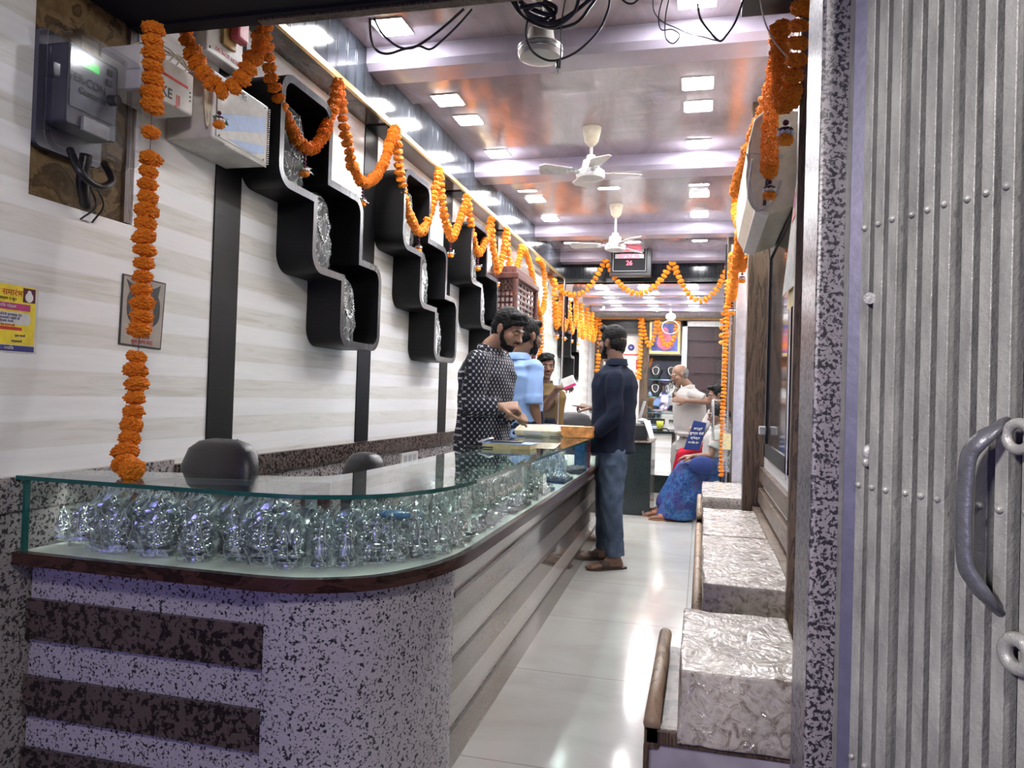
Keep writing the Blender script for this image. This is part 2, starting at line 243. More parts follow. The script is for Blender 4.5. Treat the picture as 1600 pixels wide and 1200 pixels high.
# ------------------------------------------------------------------ mesh builder
def basis(d):
    d = nrm(d); a = A(0, 0, 1) if abs(d[2]) < 0.9 else A(1, 0, 0)
    s = nrm(np.cross(a, d)); return s, nrm(np.cross(d, s)), d
_ico = {}
def ico(n):
    if n not in _ico:
        import bmesh
        bm = bmesh.new(); bmesh.ops.create_icosphere(bm, subdivisions=n, radius=1); bm.verts.ensure_lookup_table()
        _ico[n] = (np.array([v.co[:] for v in bm.verts]), [[v.index for v in f.verts] for f in bm.faces]); bm.free()
    return _ico[n]
class M:
    def __init__(s): s.v = []; s.f = []; s.n = 0; s.mi = []; s.cur = 0
    def add(s, vs, fs):
        vs = np.asarray(vs, float).reshape(-1, 3); s.v.append(vs); k = s.n
        s.f += [[i + k for i in f] for f in fs]; s.mi += [s.cur] * len(fs); s.n += len(vs); return s
    def box(s, lo, hi, rz=0, piv=None):
        x0, y0, z0 = lo; x1, y1, z1 = hi
        v = A([x0, y0, z0], [x1, y0, z0], [x1, y1, z0], [x0, y1, z0], [x0, y0, z1], [x1, y0, z1], [x1, y1, z1], [x0, y1, z1])
        if rz:
            p = np.array(piv if piv is not None else [(x0 + x1) / 2, (y0 + y1) / 2, 0]); v = (v - p) @ _rz(rz).T + p
        return s.add(v, [[0, 3, 2, 1], [4, 5, 6, 7], [0, 1, 5, 4], [1, 2, 6, 5], [2, 3, 7, 6], [3, 0, 4, 7]])
    def obox(s, c, ax, ay, az):
        c, ax, ay, az = map(np.array, (c, ax, ay, az)); v = [c + i * ax + j * ay + k * az for k in (-1, 1) for i, j in ((-1, -1), (1, -1), (1, 1), (-1, 1))]
        return s.add(v, [[0, 3, 2, 1], [4, 5, 6, 7], [0, 1, 5, 4], [1, 2, 6, 5], [2, 3, 7, 6], [3, 0, 4, 7]])
    def rings(s, R, close=True, cap=True):
        m = len(R[0]); v = np.concatenate(R); fs = []
        for i in range(len(R) - 1):
            for j in range(m if close else m - 1):
                k = (j + 1) % m; fs.append([i * m + j, i * m + k, (i + 1) * m + k, (i + 1) * m + j])
        if cap: fs.append(list(range(m))[::-1]); fs.append([(len(R) - 1) * m + j for j in range(m)])
        return s.add(v, fs)
    def cone(s, p0, p1, r0, r1, n=16):
        p0, p1 = np.array(p0, float), np.array(p1, float); a, b, _ = basis(p1 - p0)
        t = np.linspace(0, 2 * pi, n, endpoint=False); c = np.outer(np.cos(t), a) + np.outer(np.sin(t), b)
        return s.rings([p0 + c * r0, p1 + c * r1])
    def ell(s, c, r, ax=None, n=3):
        v, f = ico(n); v = v * np.array(r)
        if ax is not None: v = v @ np.array(ax)
        return s.add(v + np.array(c), f)
    def limb(s, pts, rs, n=16, ends=(True, True), sub=2):
        pts = [np.array(p, float) for p in pts]
        for i in range(len(pts) - 1): s.cone(pts[i], pts[i + 1], rs[i], rs[i + 1], n)
        for i, (p, r) in enumerate(zip(pts, rs)):
            if (i == 0 and not ends[0]) or (i == len(pts) - 1 and not ends[1]): continue
            s.ell(p, (r, r, r), n=sub)
        return s
    def tube(s, pts, r, n=8, cap=True):
        pts = np.array(pts, float); t = np.gradient(pts, axis=0); a0 = None; R = []
        th = np.linspace(0, 2 * pi, n, endpoint=False); rr = r if hasattr(r, '__len__') else [r] * len(pts)
        for i, p in enumerate(pts):
            d = nrm(t[i])
            if a0 is None: a0 = basis(d)[0]
            a0 = nrm(a0 - d * np.dot(a0, d)); b = np.cross(d, a0); R.append(p + (np.outer(np.cos(th), a0) + np.outer(np.sin(th), b)) * rr[i])
        return s.rings(R, cap=cap)
    def lathe(s, prof, c=(0, 0, 0), n=32, axis=(0, 0, 1)):
        a, b, d = basis(axis); th = np.linspace(0, 2 * pi, n, endpoint=False); cs = np.outer(np.cos(th), a) + np.outer(np.sin(th), b)
        return s.rings([np.array(c) + d * z + cs * max(r, 1e-4) for r, z in prof])
    def loft(s, secs, n=24, p=2.0):
        """secs: (centre, side vec*half width, fwd vec*half depth)"""
        th = np.linspace(0, 2 * pi, n, endpoint=False); c, q = np.cos(th), np.sin(th)
        cx = np.sign(c) * np.abs(c) ** (2 / p); sx = np.sign(q) * np.abs(q) ** (2 / p)
        return s.rings([np.array(o, float) + np.outer(cx, a) + np.outer(sx, b) for o, a, b in secs])
    def prism(s, poly, o, ea, eb, en):
        """poly 2d, extruded from o along en"""
        o, ea, eb, en = map(lambda q: np.array(q, float), (o, ea, eb, en)); m = len(poly)
        b = np.array([o + p[0] * ea + p[1] * eb for p in poly]); v = np.concatenate([b, b + en])
        fs = [list(range(m))[::-1], [m + i for i in range(m)]] + [[i, (i + 1) % m, m + (i + 1) % m, m + i] for i in range(m)]
        return s.add(v, fs)
    def build(s, name, mat, parent=None, loc=None, smooth=False, bevel=0, kind=None, label=None, cat=None, group=None, autos=None):
        v = np.concatenate(s.v)
        if parent is not None: off = wloc(parent); loc_ = (0, 0, 0)
        else:
            if loc is None: lo, hi = v.min(0), v.max(0); loc = ((lo[0] + hi[0]) / 2, (lo[1] + hi[1]) / 2, lo[2])
            off = np.array(loc, float); loc_ = tuple(off)
        me = bpy.data.meshes.new(name); me.from_pydata((v - off).tolist(), [], s.f); me.update()
        for mm in (mat if isinstance(mat, (list, tuple)) else [mat]): me.materials.append(MT(mm))
        if len(me.materials) > 1: me.polygons.foreach_set('material_index', s.mi)
        import bmesh
        bm = bmesh.new(); bm.from_mesh(me); bmesh.ops.recalc_face_normals(bm, faces=bm.faces); bm.to_mesh(me); bm.free()
        if smooth or autos:
            me.polygons.foreach_set('use_smooth', [True] * len(me.polygons))
            if autos: me.set_sharp_from_angle(angle=radians(autos))
        o = bpy.data.objects.new(name, me); COL.objects.link(o); o.location = loc_
        if parent is not None: o.parent = parent
        if bevel:
            bv = o.modifiers.new('bevel', 'BEVEL'); bv.width = bevel; bv.segments = 2; bv.limit_method = 'ANGLE'
        tag(o, label, cat, group, kind); return o
def wloc(o):
    p = np.zeros(3)
    while o is not None: p = p + np.array(o.location); o = o.parent
    return p
def tag(o, label=None, cat=None, group=None, kind=None):
    if label: o['label'] = label
    if cat: o['category'] = cat
    if group: o['group'] = group
    if kind: o['kind'] = kind
    return o
def thing(name, label, cat, loc, group=None):
    o = bpy.data.objects.new(name, None); COL.objects.link(o); o.location = tuple(float(x) for x in loc); o.empty_display_size = 0.05
    return tag(o, label, cat, group)
def copy_tree(o, parent=None):
    c = o.copy(); COL.objects.link(c)
    if parent is not None: c.parent = parent
    for ch in o.children: copy_tree(ch, c)
    return c
def remesh(mb, name, vox, smooth_it, mat, parent, fn=None, label=None, factor=0.5):
    """join overlapping volumes into ONE continuous skin"""
    v = np.concatenate(mb.v); me = bpy.data.meshes.new(name); me.from_pydata(v.tolist(), [], mb.f)
    import bmesh
    bm = bmesh.new(); bm.from_mesh(me); bmesh.ops.recalc_face_normals(bm, faces=bm.faces); bm.to_mesh(me); bm.free()
    o = bpy.data.objects.new('tmp', me); COL.objects.link(o)
    r = o.modifiers.new('r', 'REMESH'); r.mode = 'VOXEL'; r.voxel_size = vox; r.use_smooth_shade = True
    if smooth_it: q = o.modifiers.new('s', 'SMOOTH'); q.factor = factor; q.iterations = smooth_it
    dg = bpy.context.evaluated_depsgraph_get(); dg.update(); m2 = bpy.data.meshes.new_from_object(o.evaluated_get(dg)); bpy.data.objects.remove(o)
    n = len(m2.vertices); c = np.empty(n * 3); m2.vertices.foreach_get('co', c); c = c.reshape(-1, 3)
    nn = np.empty(n * 3); m2.vertex_normals.foreach_get('vector', nn); nn = nn.reshape(-1, 3)
    if fn is not None: c = fn(c, nn)
    c = c - wloc(parent); m2.vertices.foreach_set('co', c.ravel()); m2.name = name
    m2.materials.clear(); m2.materials.append(MT(mat)); m2.polygons.foreach_set('use_smooth', [True] * len(m2.polygons)); m2.update()
    o = bpy.data.objects.new(name, m2); COL.objects.link(o); o.parent = parent; tag(o, label); return o
def folds(amp, k, seed=0):
    rs = np.random.RandomState(seed); D = rs.randn(6, 3) * k; ph = rs.rand(6) * 6.28
    def fn(c, n):
        w = sum(np.sin(c @ D[i] + ph[i] + 1.5 * np.sin(c @ D[(i + 1) % 6] * 0.6)) for i in range(6)) / 6
        w2 = -np.abs(w) + 0.3; return c + n * (w2 * amp)[:, None]
    return fn
def rough_fn(amp, k, seed=0):
    rs = np.random.RandomState(seed); D = rs.randn(9, 3) * k; ph = rs.rand(9) * 6.28
    return lambda c, n: c + n * (amp * sum(np.sin(c @ D[i] + ph[i]) for i in range(9)) / 3)[:, None]
def text(s, size, o, ex, ey, mat, parent, name='lettering', align='CENTER', bold=0.0, squash=1.0):
    """raised lettering lying on a surface: origin o, right ex, up ey"""
    cu = bpy.data.curves.new('t', 'FONT'); cu.body = s; cu.size = size; cu.align_x = align; cu.align_y = 'CENTER'; cu.extrude = 0.0004; cu.offset = bold
    t = bpy.data.objects.new('t', cu); COL.objects.link(t); dg = bpy.context.evaluated_depsgraph_get(); dg.update()
    me = bpy.data.meshes.new_from_object(t.evaluated_get(dg)); bpy.data.objects.remove(t)
    n = len(me.vertices); c = np.empty(n * 3); me.vertices.foreach_get('co', c); c = c.reshape(-1, 3)
    ex, ey = nrm(ex), nrm(ey); en = np.cross(ex, ey); w = np.array(o) + np.outer(c[:, 0] * squash, ex) + np.outer(c[:, 1], ey) + np.outer(c[:, 2], en)
    me.vertices.foreach_set('co', (w - wloc(parent)).ravel()); me.name = name; me.materials.clear(); me.materials.append(MT(mat)); me.update()
    ob = bpy.data.objects.new(name, me); COL.objects.link(ob); ob.parent = parent; return ob
def spline(P, n=12):
    P = np.array(P, float); Q = np.vstack([2 * P[0] - P[1], P, 2 * P[-1] - P[-2]]); out = []
    for i in range(1, len(Q) - 2):
        for t in np.linspace(0, 1, n, endpoint=False):
            a, b, c, d = Q[i - 1], Q[i], Q[i + 1], Q[i + 2]
            out.append(0.5 * (2 * b + (c - a) * t + (2 * a - 5 * b + 4 * c - d) * t * t + (3 * b - a - 3 * c + d) * t ** 3))
    out.append(P[-1]); return np.array(out)
def resample(P, step, jit=0.0):
    d = np.r_[0, np.cumsum(np.linalg.norm(np.diff(P, axis=0), axis=1))]; n = max(2, int(d[-1] / step)); s = np.linspace(0, d[-1], n)
    return np.stack([np.interp(s, d, P[:, i]) for i in range(3)], 1), np.stack([np.interp(s, d, np.gradient(P, axis=0)[:, i]) for i in range(3)], 1)
def rounded(poly, R):
    """poly: (a,b,radius) ; returns 2d points with rounded corners"""
    out = []; n = len(poly)
    for i in range(n):
        p = A(*poly[i][:2]); r = poly[i][2]
        if r <= 0: out.append(p); continue
        a = nrm(A(*poly[i - 1][:2]) - p); b = nrm(A(*poly[(i + 1) % n][:2]) - p); s, e = p + a * r, p + b * r; c = p + a * r + b * r
        for t in np.linspace(0, pi / 2, R): out.append(c - b * r * cos(t) - a * r * sin(t))
    return out

_o1 = ['', 'first', 'second', 'third', 'fourth', 'fifth', 'sixth', 'seventh', 'eighth', 'ninth', 'tenth', 'eleventh', 'twelfth', 'thirteenth', 'fourteenth', 'fifteenth', 'sixteenth', 'seventeenth', 'eighteenth', 'nineteenth']
def ordw(n):
    if n < 20: return _o1[n]
    t = {2: 'twent', 3: 'thirt', 4: 'fort'}[n // 10]; return t + 'ieth' if n % 10 == 0 else t + 'y-' + _o1[n % 10]
# ------------------------------------------------------------------ the room shell
XL, XR = -1.855, 0.36
def S(name, mb, mat, **k): return mb.build(name, mat, kind='structure', **k)
S('floor', M().box((-1.9, 1.45, -0.12), (0.5, 12.7, 0)), 'floor_tiles')
S('street_ground', M().box((-4, -5, -0.3), (3, 1.45, -0.18)), 'street')
wl = M()
for y0, y1, z0, z1 in ((1.2, 1.72, 0, 3.2), (1.72, 2.12, 0, 1.69), (2.12, 12.7, 0, 2.95)): wl.box((XL - 0.03, y0, z0 - 0.2 if y0 < 1.8 else z0), (XL, y1, z1))
S('wall_left', wl, 'wall_panel')
S('wall_right', M().box((XR, 1.75, -0.15), (XR + 0.05, 12.7, 3.0)), 'wall_panel')
S('wall_back', M().box((-1.9, 12.6, 0), (0.5, 12.7, 3.0)), 'white_paint')
# ceiling: bays between beams, each with a lower margin at its near side
ce = M(); BEAMS = [(3.55, 3.78), (5.45, 5.72), (7.6, 7.86), (9.05, 9.3)]
ys = [2.14] + [b for p in BEAMS for b in p]
for i in range(0, len(ys) - 1, 2):
    a, b = ys[i], ys[i + 1]; mid = a + 0.42 if i else a
    if mid > a: ce.box((-1.9, a, 2.89), (XR + 0.1, mid, 3.0))
    ce.box((-1.9, mid, 2.93), (XR + 0.1, b, 3.0))
ce.box((-1.9, 9.3, 2.6), (XR + 0.1, 12.7, 3.0))
S('ceiling', ce, 'ceiling_pvc')
for i, (a, b) in enumerate(BEAMS):
    bm_ = M().prism([(a, 2.93), (a, 2.85), (a + 0.03, 2.82), (b - 0.03, 2.82), (b, 2.85), (b, 2.93)], (-1.72, 0, 0), (0, 1, 0), (0, 0, 1), (XR + 1.72, 0, 0))
    S('trim_%d' % (i + 1), bm_, 'beam_pvc')
for i, y in enumerate((10.0, 10.9, 11.8)): S('trim_%d' % (i + 5), M().box((-1.72, y, 2.54), (XR, y + 0.2, 2.6)), 'beam_pvc')
# bulkhead along the left wall
S('trim_20', M().box((-1.86, 2.14, 2.652), (-1.72, 12.6, 2.93)), ['bulkhead_panel'])
S('trim_21', M().box((-1.86, 2.14, 2.640), (-1.722, 12.6, 2.652)), 'underside_brown')
S('trim_22', M().box((-1.724, 2.14, 2.638), (-1.704, 12.6, 2.664)), 'gold')
S('trim_23', M().box((-1.8, 9.3, 2.64), (XR, 9.42, 2.90)), 'bulkhead_panel')
S('trim_24', M().box((-1.8, 9.28, 2.60), (XR, 9.44, 2.645)), 'granite_black')
# dark granite-trimmed skirting and worktop ledge of the left wall
S('wall_left_cladding', M().box((XL, 1.2, -0.2), (XL + 0.012, 9.3, 0.80)).box((XL, 1.2, 0.80), (XL + 0.02, 2.35, 0.895)), 'granite_wall')
S('trim_25', M().box((XL, 2.35, 0.795), (XL + 0.03, 9.3, 0.878)), 'granite_brown')
for i, y in enumerate((2.545, 3.84, 5.19, 6.5)):
    S('trim_%d' % (30 + i), M().box((XL, y, 0.88), (XL + 0.006, y + 0.165, 2.641)).box((XL, y, 2.632), (-1.73, y + 0.165, 2.6405)), 'black_laminate')
# shop-front beam over the entrance (shutter box)
S('entrance_lintel', M().box((-2.3, 1.78, 2.345), (1.3, 2.12, 3.4)).box((-2.3, 2.08, 2.335), (1.3, 2.14, 3.3)), 'black_matte')
S('trim_40', M().box((-1.4, 2.10, 2.328), (0.9, 2.137, 2.336)), 'wood_frame')
# electric board in its cut-out
S('meter_recess', M().box((-1.95, 1.5, 1.5), (-1.90, 2.3, 3.0)), 'board_ply')
mbd = thing('meter_board', 'stained plywood board behind the electricity meter, set into the left wall', 'board', (-1.87, 1.92, 1.69))
M().box((-1.885, 1.725, 1.695), (-1.868, 2.085, 2.345)).build('backing_board', 'board_ply', mbd)
M().box((-1.885, 2.085, 1.695), (-1.858, 2.115, 2.345)).build('side_batten', 'wood_frame', mbd)
# stone jamb and steel frame at the right of the entrance
S('wall_right_jamb', M().box((0.188, 1.40, -0.2), (0.60, 1.60, 3.4)), 'granite_pillar', bevel=0.006)
# ------------------------------------------------------------------ ceiling lights
rows = [3.36, 4.17, 4.6, 5.28, 6.22, 6.57, 7.3, 8.42]
def led(x, y, z, s, label, grp):
    t = thing('ceiling_light', label, 'light', (x, y, z), grp)
    M().box((x - s - .012, y - s - .012, z - 0.006), (x + s + .012, y + s + .012, z - 0.001)).build('frame', 'white_plastic', t)
    M().box((x - s, y - s, z - 0.010), (x + s, y + s, z - 0.0062)).build('diffuser', 'led_panel', t)
names = ['nearest', 'second', 'third', 'fourth', 'fifth', 'sixth', 'seventh', 'farthest']
for i, y in enumerate(rows):
    z = 2.93
    if any(abs(y - (a + .2)) < .2 for _, a in BEAMS): z = 2.89
    led(-1.49 if i % 2 else -1.50, y, z, 0.072, '%s square ceiling light of the left row, beside the dark bulkhead' % names[i], 'square lights of the left row')
    led(-0.067, y, z, 0.072, '%s square ceiling light of the right row, towards the right wall' % names[i], 'square lights of the right row')
for y, n in ((4.17, 'square light in the middle of the ceiling beyond the near fan'), (6.22, 'square light in the middle of the ceiling just beyond the second fan'), (8.42, 'square light in the middle of the ceiling beyond the third fan')):
    led(-0.80, y, 2.93, 0.082, n, 'square lights of the middle row')
for x, cn in ((-1.3, 'left'), (-0.75, 'middle'), (-0.15, 'right')):
    for y, rn in ((9.75, 'nearest'), (10.6, 'middle'), (11.5, 'farthest')):
        led(x, y, 2.6, 0.07, 'inner room ceiling light behind the clock header, %s row, %s column' % (rn, cn), 'inner room ceiling lights')
for i, y in enumerate((4.02, 5.4, 6.75, 8.2)):
    t = thing('spotlight', '%s small round spotlight under the left bulkhead' % names[i], 'light', (-1.775, y, 2.632), 'spots under the bulkhead')
    M().lathe([(0.022, 0.006), (0.022, 0), (0.016, -0.002)], (-1.775, y, 2.632)).build('rim', 'white_plastic', t); M().lathe([(0.014, 0), (0.014, -0.004)], (-1.775, y, 2.632)).build('lens', 'spot_lens', t)
# ------------------------------------------------------------------ fans
def fan(x, y, ztop, drop, ang, label, blades=4, R=0.33, pitch=0.22):
    t = thing('ceiling_fan', label, 'fan', (x, y, ztop))
    M().lathe([(0.0, 0), (0.062, 0), (0.060, -0.02), (0.045, -0.09), (0.02, -0.12), (0.0, -0.12)], (x, y, ztop), 28).build('canopy', 'cream_plastic', t, autos=40)
    zb = ztop - drop
    M().cone((x, y, ztop - 0.11), (x, y, zb + 0.1), 0.011, 0.011).build('rod', 'white_plastic', t, smooth=True)
    M().lathe([(0, .12), (0.028, 0.12), (0.034, 0.09), (0.052, 0.085), (0.060, 0.03), (0.062, 0.02), (0, .02)], (x, y, zb), 28).build('upper_cover', 'white_plastic', t, autos=40)
    mo = M().lathe([(0, .026), (0.075, 0.026), (0.092, 0.012), (0.094, 0.0), (0.094, -0.018), (0.086, -0.034), (0.05, -0.046), (0, -0.05)], (x, y, zb), 32).build('motor', 'white_plastic', t, autos=35)
    M().lathe([(0.0935, 0.010), (0.0965, 0.008), (0.0965, 0.003), (0.0935, 0.001)], (x, y, zb), 32).build('chrome_ring', 'steel', mo)
    M().lathe([(0.0935, -0.008), (0.0960, -0.010), (0.0960, -0.014), (0.0935, -0.016)], (x, y, zb), 32).build('chrome_ring', 'steel', mo)
    for k in range(blades):
        a = ang + k * 2 * pi / blades; d = A(cos(a), sin(a), 0); s = A(-sin(a), cos(a), 0); up = A(0, 0, 1); q = nrm(s + up * pitch)
        n = np.cross(d, q); o = A(x, y, zb + 0.008)
        M().obox(o + d * 0.115, d * 0.045, q * 0.022, n * 0.002).build('blade_arm', 'steel', t)
        b = M(); pr = [(0.13, -.045), (R - 0.03, -.066), (R, -.05), (R + .015, 0.04), (R - .02, .066), (0.13, .04)]
        b.prism(pr, o - n * 0.004 + up * 0.004, d, q, n * 0.005).build('blade', 'white_plastic', t)
    return t
f1 = PZ(925, 200, 2.93); fan(f1[0], f1[1], 2.93, 0.30, 0.35, 'white ceiling fan in the middle of the shop, with a marigold reflection beyond it')
f2 = PZ(963, 320, 2.93); fan(f2[0], f2[1], 2.93, 0.38, 1.1, 'farther white ceiling fan on a long rod in front of the clock', 3, 0.4)
f0 = PZ(848, -36, 2.93); fan(f0[0], f0[1], 2.93, 0.31, 0.9, 'nearest ceiling fan, seen from below behind the hanging black cables', 0)
# ------------------------------------------------------------------ CCTV dome
cx = PY(1018, 366, 8.6)
t = thing('security_camera', 'white dome security camera under the ceiling, right of the clock', 'camera', cx, None)
M().cone(cx + A(0, 0, 0.33), cx + A(0, 0, 0.02), 0.02, 0.02).build('drop_rod', 'white_plastic', t); M().lathe([(0, .05), (0.05, .05), (0.07, 0.0), (0.068, -0.03), (0, -0.03)], cx).build('housing', 'white_plastic', t, autos=40)
M().ell(cx + A(0, 0, -0.045), (0.058, 0.058, 0.055)).build('dome', 'white_plastic', t, smooth=True); M().ell(cx + A(0.01, -0.045, -0.055), (0.026, 0.02, 0.026)).build('lens', 'black_plastic', t, smooth=True)
# ------------------------------------------------------------------ LED clock
c0 = A(-0.853, 8.9000, 2.62)
t = thing('digital_clock', 'black digital calendar clock with red numerals hanging on the header', 'clock', c0)
M().box((-1.09, 8.9200, 2.62), (-0.615, 9.0700, 3.0)).build('case', 'black_plastic', t, bevel=0.006)
M().box((-1.07, 8.9120, 2.66), (-0.665, 8.9210, 2.985)).build('face', 'black_matte', t)
fr_ = M()
for a in ((-1.06, 2.67, -1.055, 2.975), (-0.68, 2.67, -0.675, 2.975), (-1.06, 2.67, -0.675, 2.675), (-1.06, 2.97, -0.675, 2.975)): fr_.box((a[0], 8.9080, a[1]), (a[2], 8.9120, a[3]))
fr_.box((-1.035, 8.9090, 2.895), (-0.70, 8.9115, 2.945)).box((-1.035, 8.9090, 2.822), (-0.70, 8.9115, 2.872)); fr_.build('white_lines', 'grey_plastic', t)
EX, EZ = (1, 0, 0), (0, 0, 1)
text('11:10:2023', 0.062, (-0.868, 8.9085, 2.920), EX, EZ, 'led_red', t, 'date_digits', bold=0.0012)
text('07:52:36', 0.07, (-0.868, 8.9085, 2.847), EX, EZ, 'led_red', t, 'time_digits', bold=0.0012)
text('26', 0.075, (-0.868, 8.9085, 2.765), EX, EZ, 'led_red', t, 'temperature_digits', bold=0.0015)
text('calendar clock', 0.025, (-0.76, 8.9085, 2.958), EX, EZ, 'white_plastic', t, 'caption')
# ------------------------------------------------------------------ step-shaped wall niches
def niche(y0, label, sy=1.0):
    R = 0.09; P = [(0, 2.46, R), (0, 1.99, R), (.29, 1.99, 0), (.29, 1.685, R), (.575, 1.685, 0), (.575, 1.375, R), (1.03, 1.375, R), (1.03, 1.825, R), (.785, 1.825, 0), (.785, 2.13, R), (.44, 2.13, 0), (.44, 2.46, R)]
    T = 0.032; n = len(P); Q = []
    for i in range(n):
        p = A(*P[i][:2]); a = nrm(p - A(*P[i - 1][:2])); b = nrm(A(*P[(i + 1) % n][:2]) - p)
        na, nb = A(-a[1], a[0]), A(-b[1], b[0]); q = p + T * (na + nb); cr = a[0] * b[1] - a[1] * b[0]
        Q.append((q[0], q[1], P[i][2] - T if P[i][2] > 0 else 0))
    O, I = [np.array(rounded(k, 8)) for k in (P, Q)]
    t = thing('display_niche', label, 'shelf', (XL, y0, 1.375), 'black step-shaped wall niches')
    x0, x1 = XL + 0.001, -1.675; m = len(O)
    def p3(q, x): return np.stack([np.full(len(q), x), y0 + q[:, 0] * sy, q[:, 1]], 1)
    R_ = [p3(O, x0), p3(O, x1), p3(I, x1), p3(I, x0)]
    sh = M(); sh.rings([R_[0], R_[1] - A(0.001, 0, 0)], cap=False); sh.rings([R_[2] - A(0.001, 0, 0), R_[3]], cap=False); sh.build('shell', 'black_laminate', t, autos=35)
    M().rings([R_[1] - A(.002, 0, 0), R_[1], R_[2], R_[2] - A(.002, 0, 0)], cap=False).build('front_edge', 'grey_edge', t)
    M().add(p3(I, x0 + 0.004), [list(range(m))]).build('back_panel', 'black_laminate', t)
    return t
niche(2.70, 'nearest black step-shaped wall niche, holding necklace busts in dark plastic')
niche(4.00, 'second black step-shaped wall niche, holding white wrapped busts')
niche(5.30, 'third black step-shaped wall niche, behind the man in the checked kurta')
niche(9.45, 'far black step-shaped wall niche, seen past the white box held up')
def bust(c, h, mat, bag, label, grp, wf=1.0, lean=0.0):
    """necklace display bust facing +x, wrapped in plastic"""
    t = thing('necklace_bust', label, 'display bust', c, grp); c = np.array(c, float)
    secs = [(0, .055, .04), (.03, .05, .03), (.12, .055, .028), (.35, .085, .032), (.55, .10, .036), (.68, .09, .034), (.78, .045, .028), (.92, .03, .024), (1.0, .028, .022)]
    M().loft([(c + A(-.01 + 0.03 * (1 - z), 0, z * h), A(0, w * wf * h / .3, 0), A(d, 0, 0)) for z, w, d in secs], 28).build('bust', mat, t, smooth=True)
    nk = spline([c + A(.03, -.04 * wf * h / .3, .8 * h), c + A(.045, -.05 * wf, .6 * h), c + A(.052, 0, .38 * h), c + A(.045, .05 * wf, .6 * h), c + A(.03, .04 * wf * h / .3, .8 * h)], 10)
    nm = M(); nm.tube(nk, 0.004)
    for p in nk[::2]: nm.ell(p + A(.004, 0, 0), (.006, .007, .008), n=1)
    nm.build('necklace', 'silver', t, smooth=True)
    b = M(); rs = random.Random(int(abs(c[1]) * 997)); R = []
    for k in range(13):
        z = k / 12; w = (.062 + .055 * sin(pi * min(1, z * 1.05)) ** .8) * wf * h / .3 if z < .93 else .03; d = .055 * (1 - .5 * z) + .012
        th = np.linspace(0, 2 * pi, 30, endpoint=False); j = np.array([1 + rs.uniform(-.14, .14) for _ in th])
        R.append(np.stack([c[0] + d * np.cos(th) * j * (1 if z < .93 else .4), c[1] + w * np.sin(th) * j, np.full(30, c[2] + z * h * 1.06) + np.array([rs.uniform(-.004, .004) for _ in th])], 1))
    b.rings(R); b.build('plastic_cover', bag, t, autos=25); return t
for y0, mt, bg, wd in ((2.70, 'velvet_black', 'plastic_bust', 'nearest'), (4.00, 'velvet_white', 'plastic_bust', 'second'), (5.30, 'velvet_white', 'plastic_bust', 'third')):
    for dy, z, lv in ((.19, 2.026, 'upper'), (.455, 1.72, 'middle'), (.74, 1.41, 'lower')):
        bust((-1.765, y0 + dy, z), 0.33 if lv != 'lower' else .30, mt, bg, '%s display bust standing on the %s step of the %s wall niche' % ('black plastic-wrapped' if mt == 'velvet_black' else 'white plastic-wrapped', lv, wd), 'wrapped busts in the wall niches')
# ------------------------------------------------------------------ things on the near left wall
# electricity meter in its clear cover
mc = A(-1.78, 1.83, 1.80); t = thing('electricity_meter', 'electricity meter with a green lit display in a clear plastic cover', 'meter', mc)
def rbox(lo, hi, r, ax=0, k=5):
    """box with rounded corners seen along x"""
    P = rounded([(lo[1], lo[2], r), (hi[1], lo[2], r), (hi[1], hi[2], r), (lo[1], hi[2], r)], k); return M().prism(P, (lo[0], 0, 0), (0, 1, 0), (0, 0, 1), (hi[0] - lo[0], 0, 0))
rbox((-1.865, 1.72, 1.83), (-1.84, 1.96, 2.17), .02).build('back_plate', 'meter_grey_shaded', t)
rbox((-1.84, 1.745, 1.90), (-1.765, 1.935, 2.13), .01).build('meter_body', 'meter_grey_shaded', t, bevel=.003)
fp = rbox((-1.766, 1.755, 1.95), (-1.762, 1.925, 2.12), .004).build('face_plate', 'meter_plate_shaded', t)
M().box((-1.764, 1.775, 2.078), (-1.759, 1.855, 2.102)).build('green_display', 'led_green', t)
for zz in (2.09, 2.06): M().box((-1.764, 1.885, zz), (-1.756, 1.903, zz + .017)).build('button', 'black_plastic', t)
M().cone((-1.764, 1.905, 2.02), (-1.735, 1.905, 2.02), .017, .015).build('knob', 'black_plastic', t)
M().box((-1.765, 1.80, 1.895), (-1.755, 1.90, 1.935)).build('terminal_cover', 'grey_plastic', t)
text('FER-CON', 0.032, (-1.7585, 1.815, 2.035), (0, 1, 0), EZ, 'black_ink', t, 'handwriting', bold=.0006); text('Customer', 0.026, (-1.7585, 1.835, 2.005), (0, 1, 0), EZ, 'black_ink', t, 'handwriting')
rbox((-1.755, 1.69, 1.82), (-1.70, 1.965, 2.145), .035, k=6).build('clear_cover', 'meter_cover', t, autos=40)
P = rounded([(1.68, 1.81, .04), (1.975, 1.81, .04), (1.975, 2.155, .04), (1.68, 2.155, .04)], 6); P.append(P[0])
M().tube([(-1.757, a, b) for a, b in P], .008).build('cover_rim', 'meter_cover', t, smooth=True)
M().box((-1.77, 1.672, 2.0), (-1.735, 1.692, 2.035)).build('latch', 'meter_cover', t)
cb = M(); cb.tube(spline([(-1.80, 1.80, 1.84), (-1.76, 1.80, 1.77), (-1.75, 1.86, 1.745), (-1.76, 1.92, 1.78), (-1.80, 1.93, 1.84)], 8), .011); cb.tube(spline([(-1.79, 1.85, 1.84), (-1.80, 1.85, 1.76), (-1.83, 1.9, 1.70)], 8), .017); cb.build('cable', 'black_plastic', t, smooth=True)
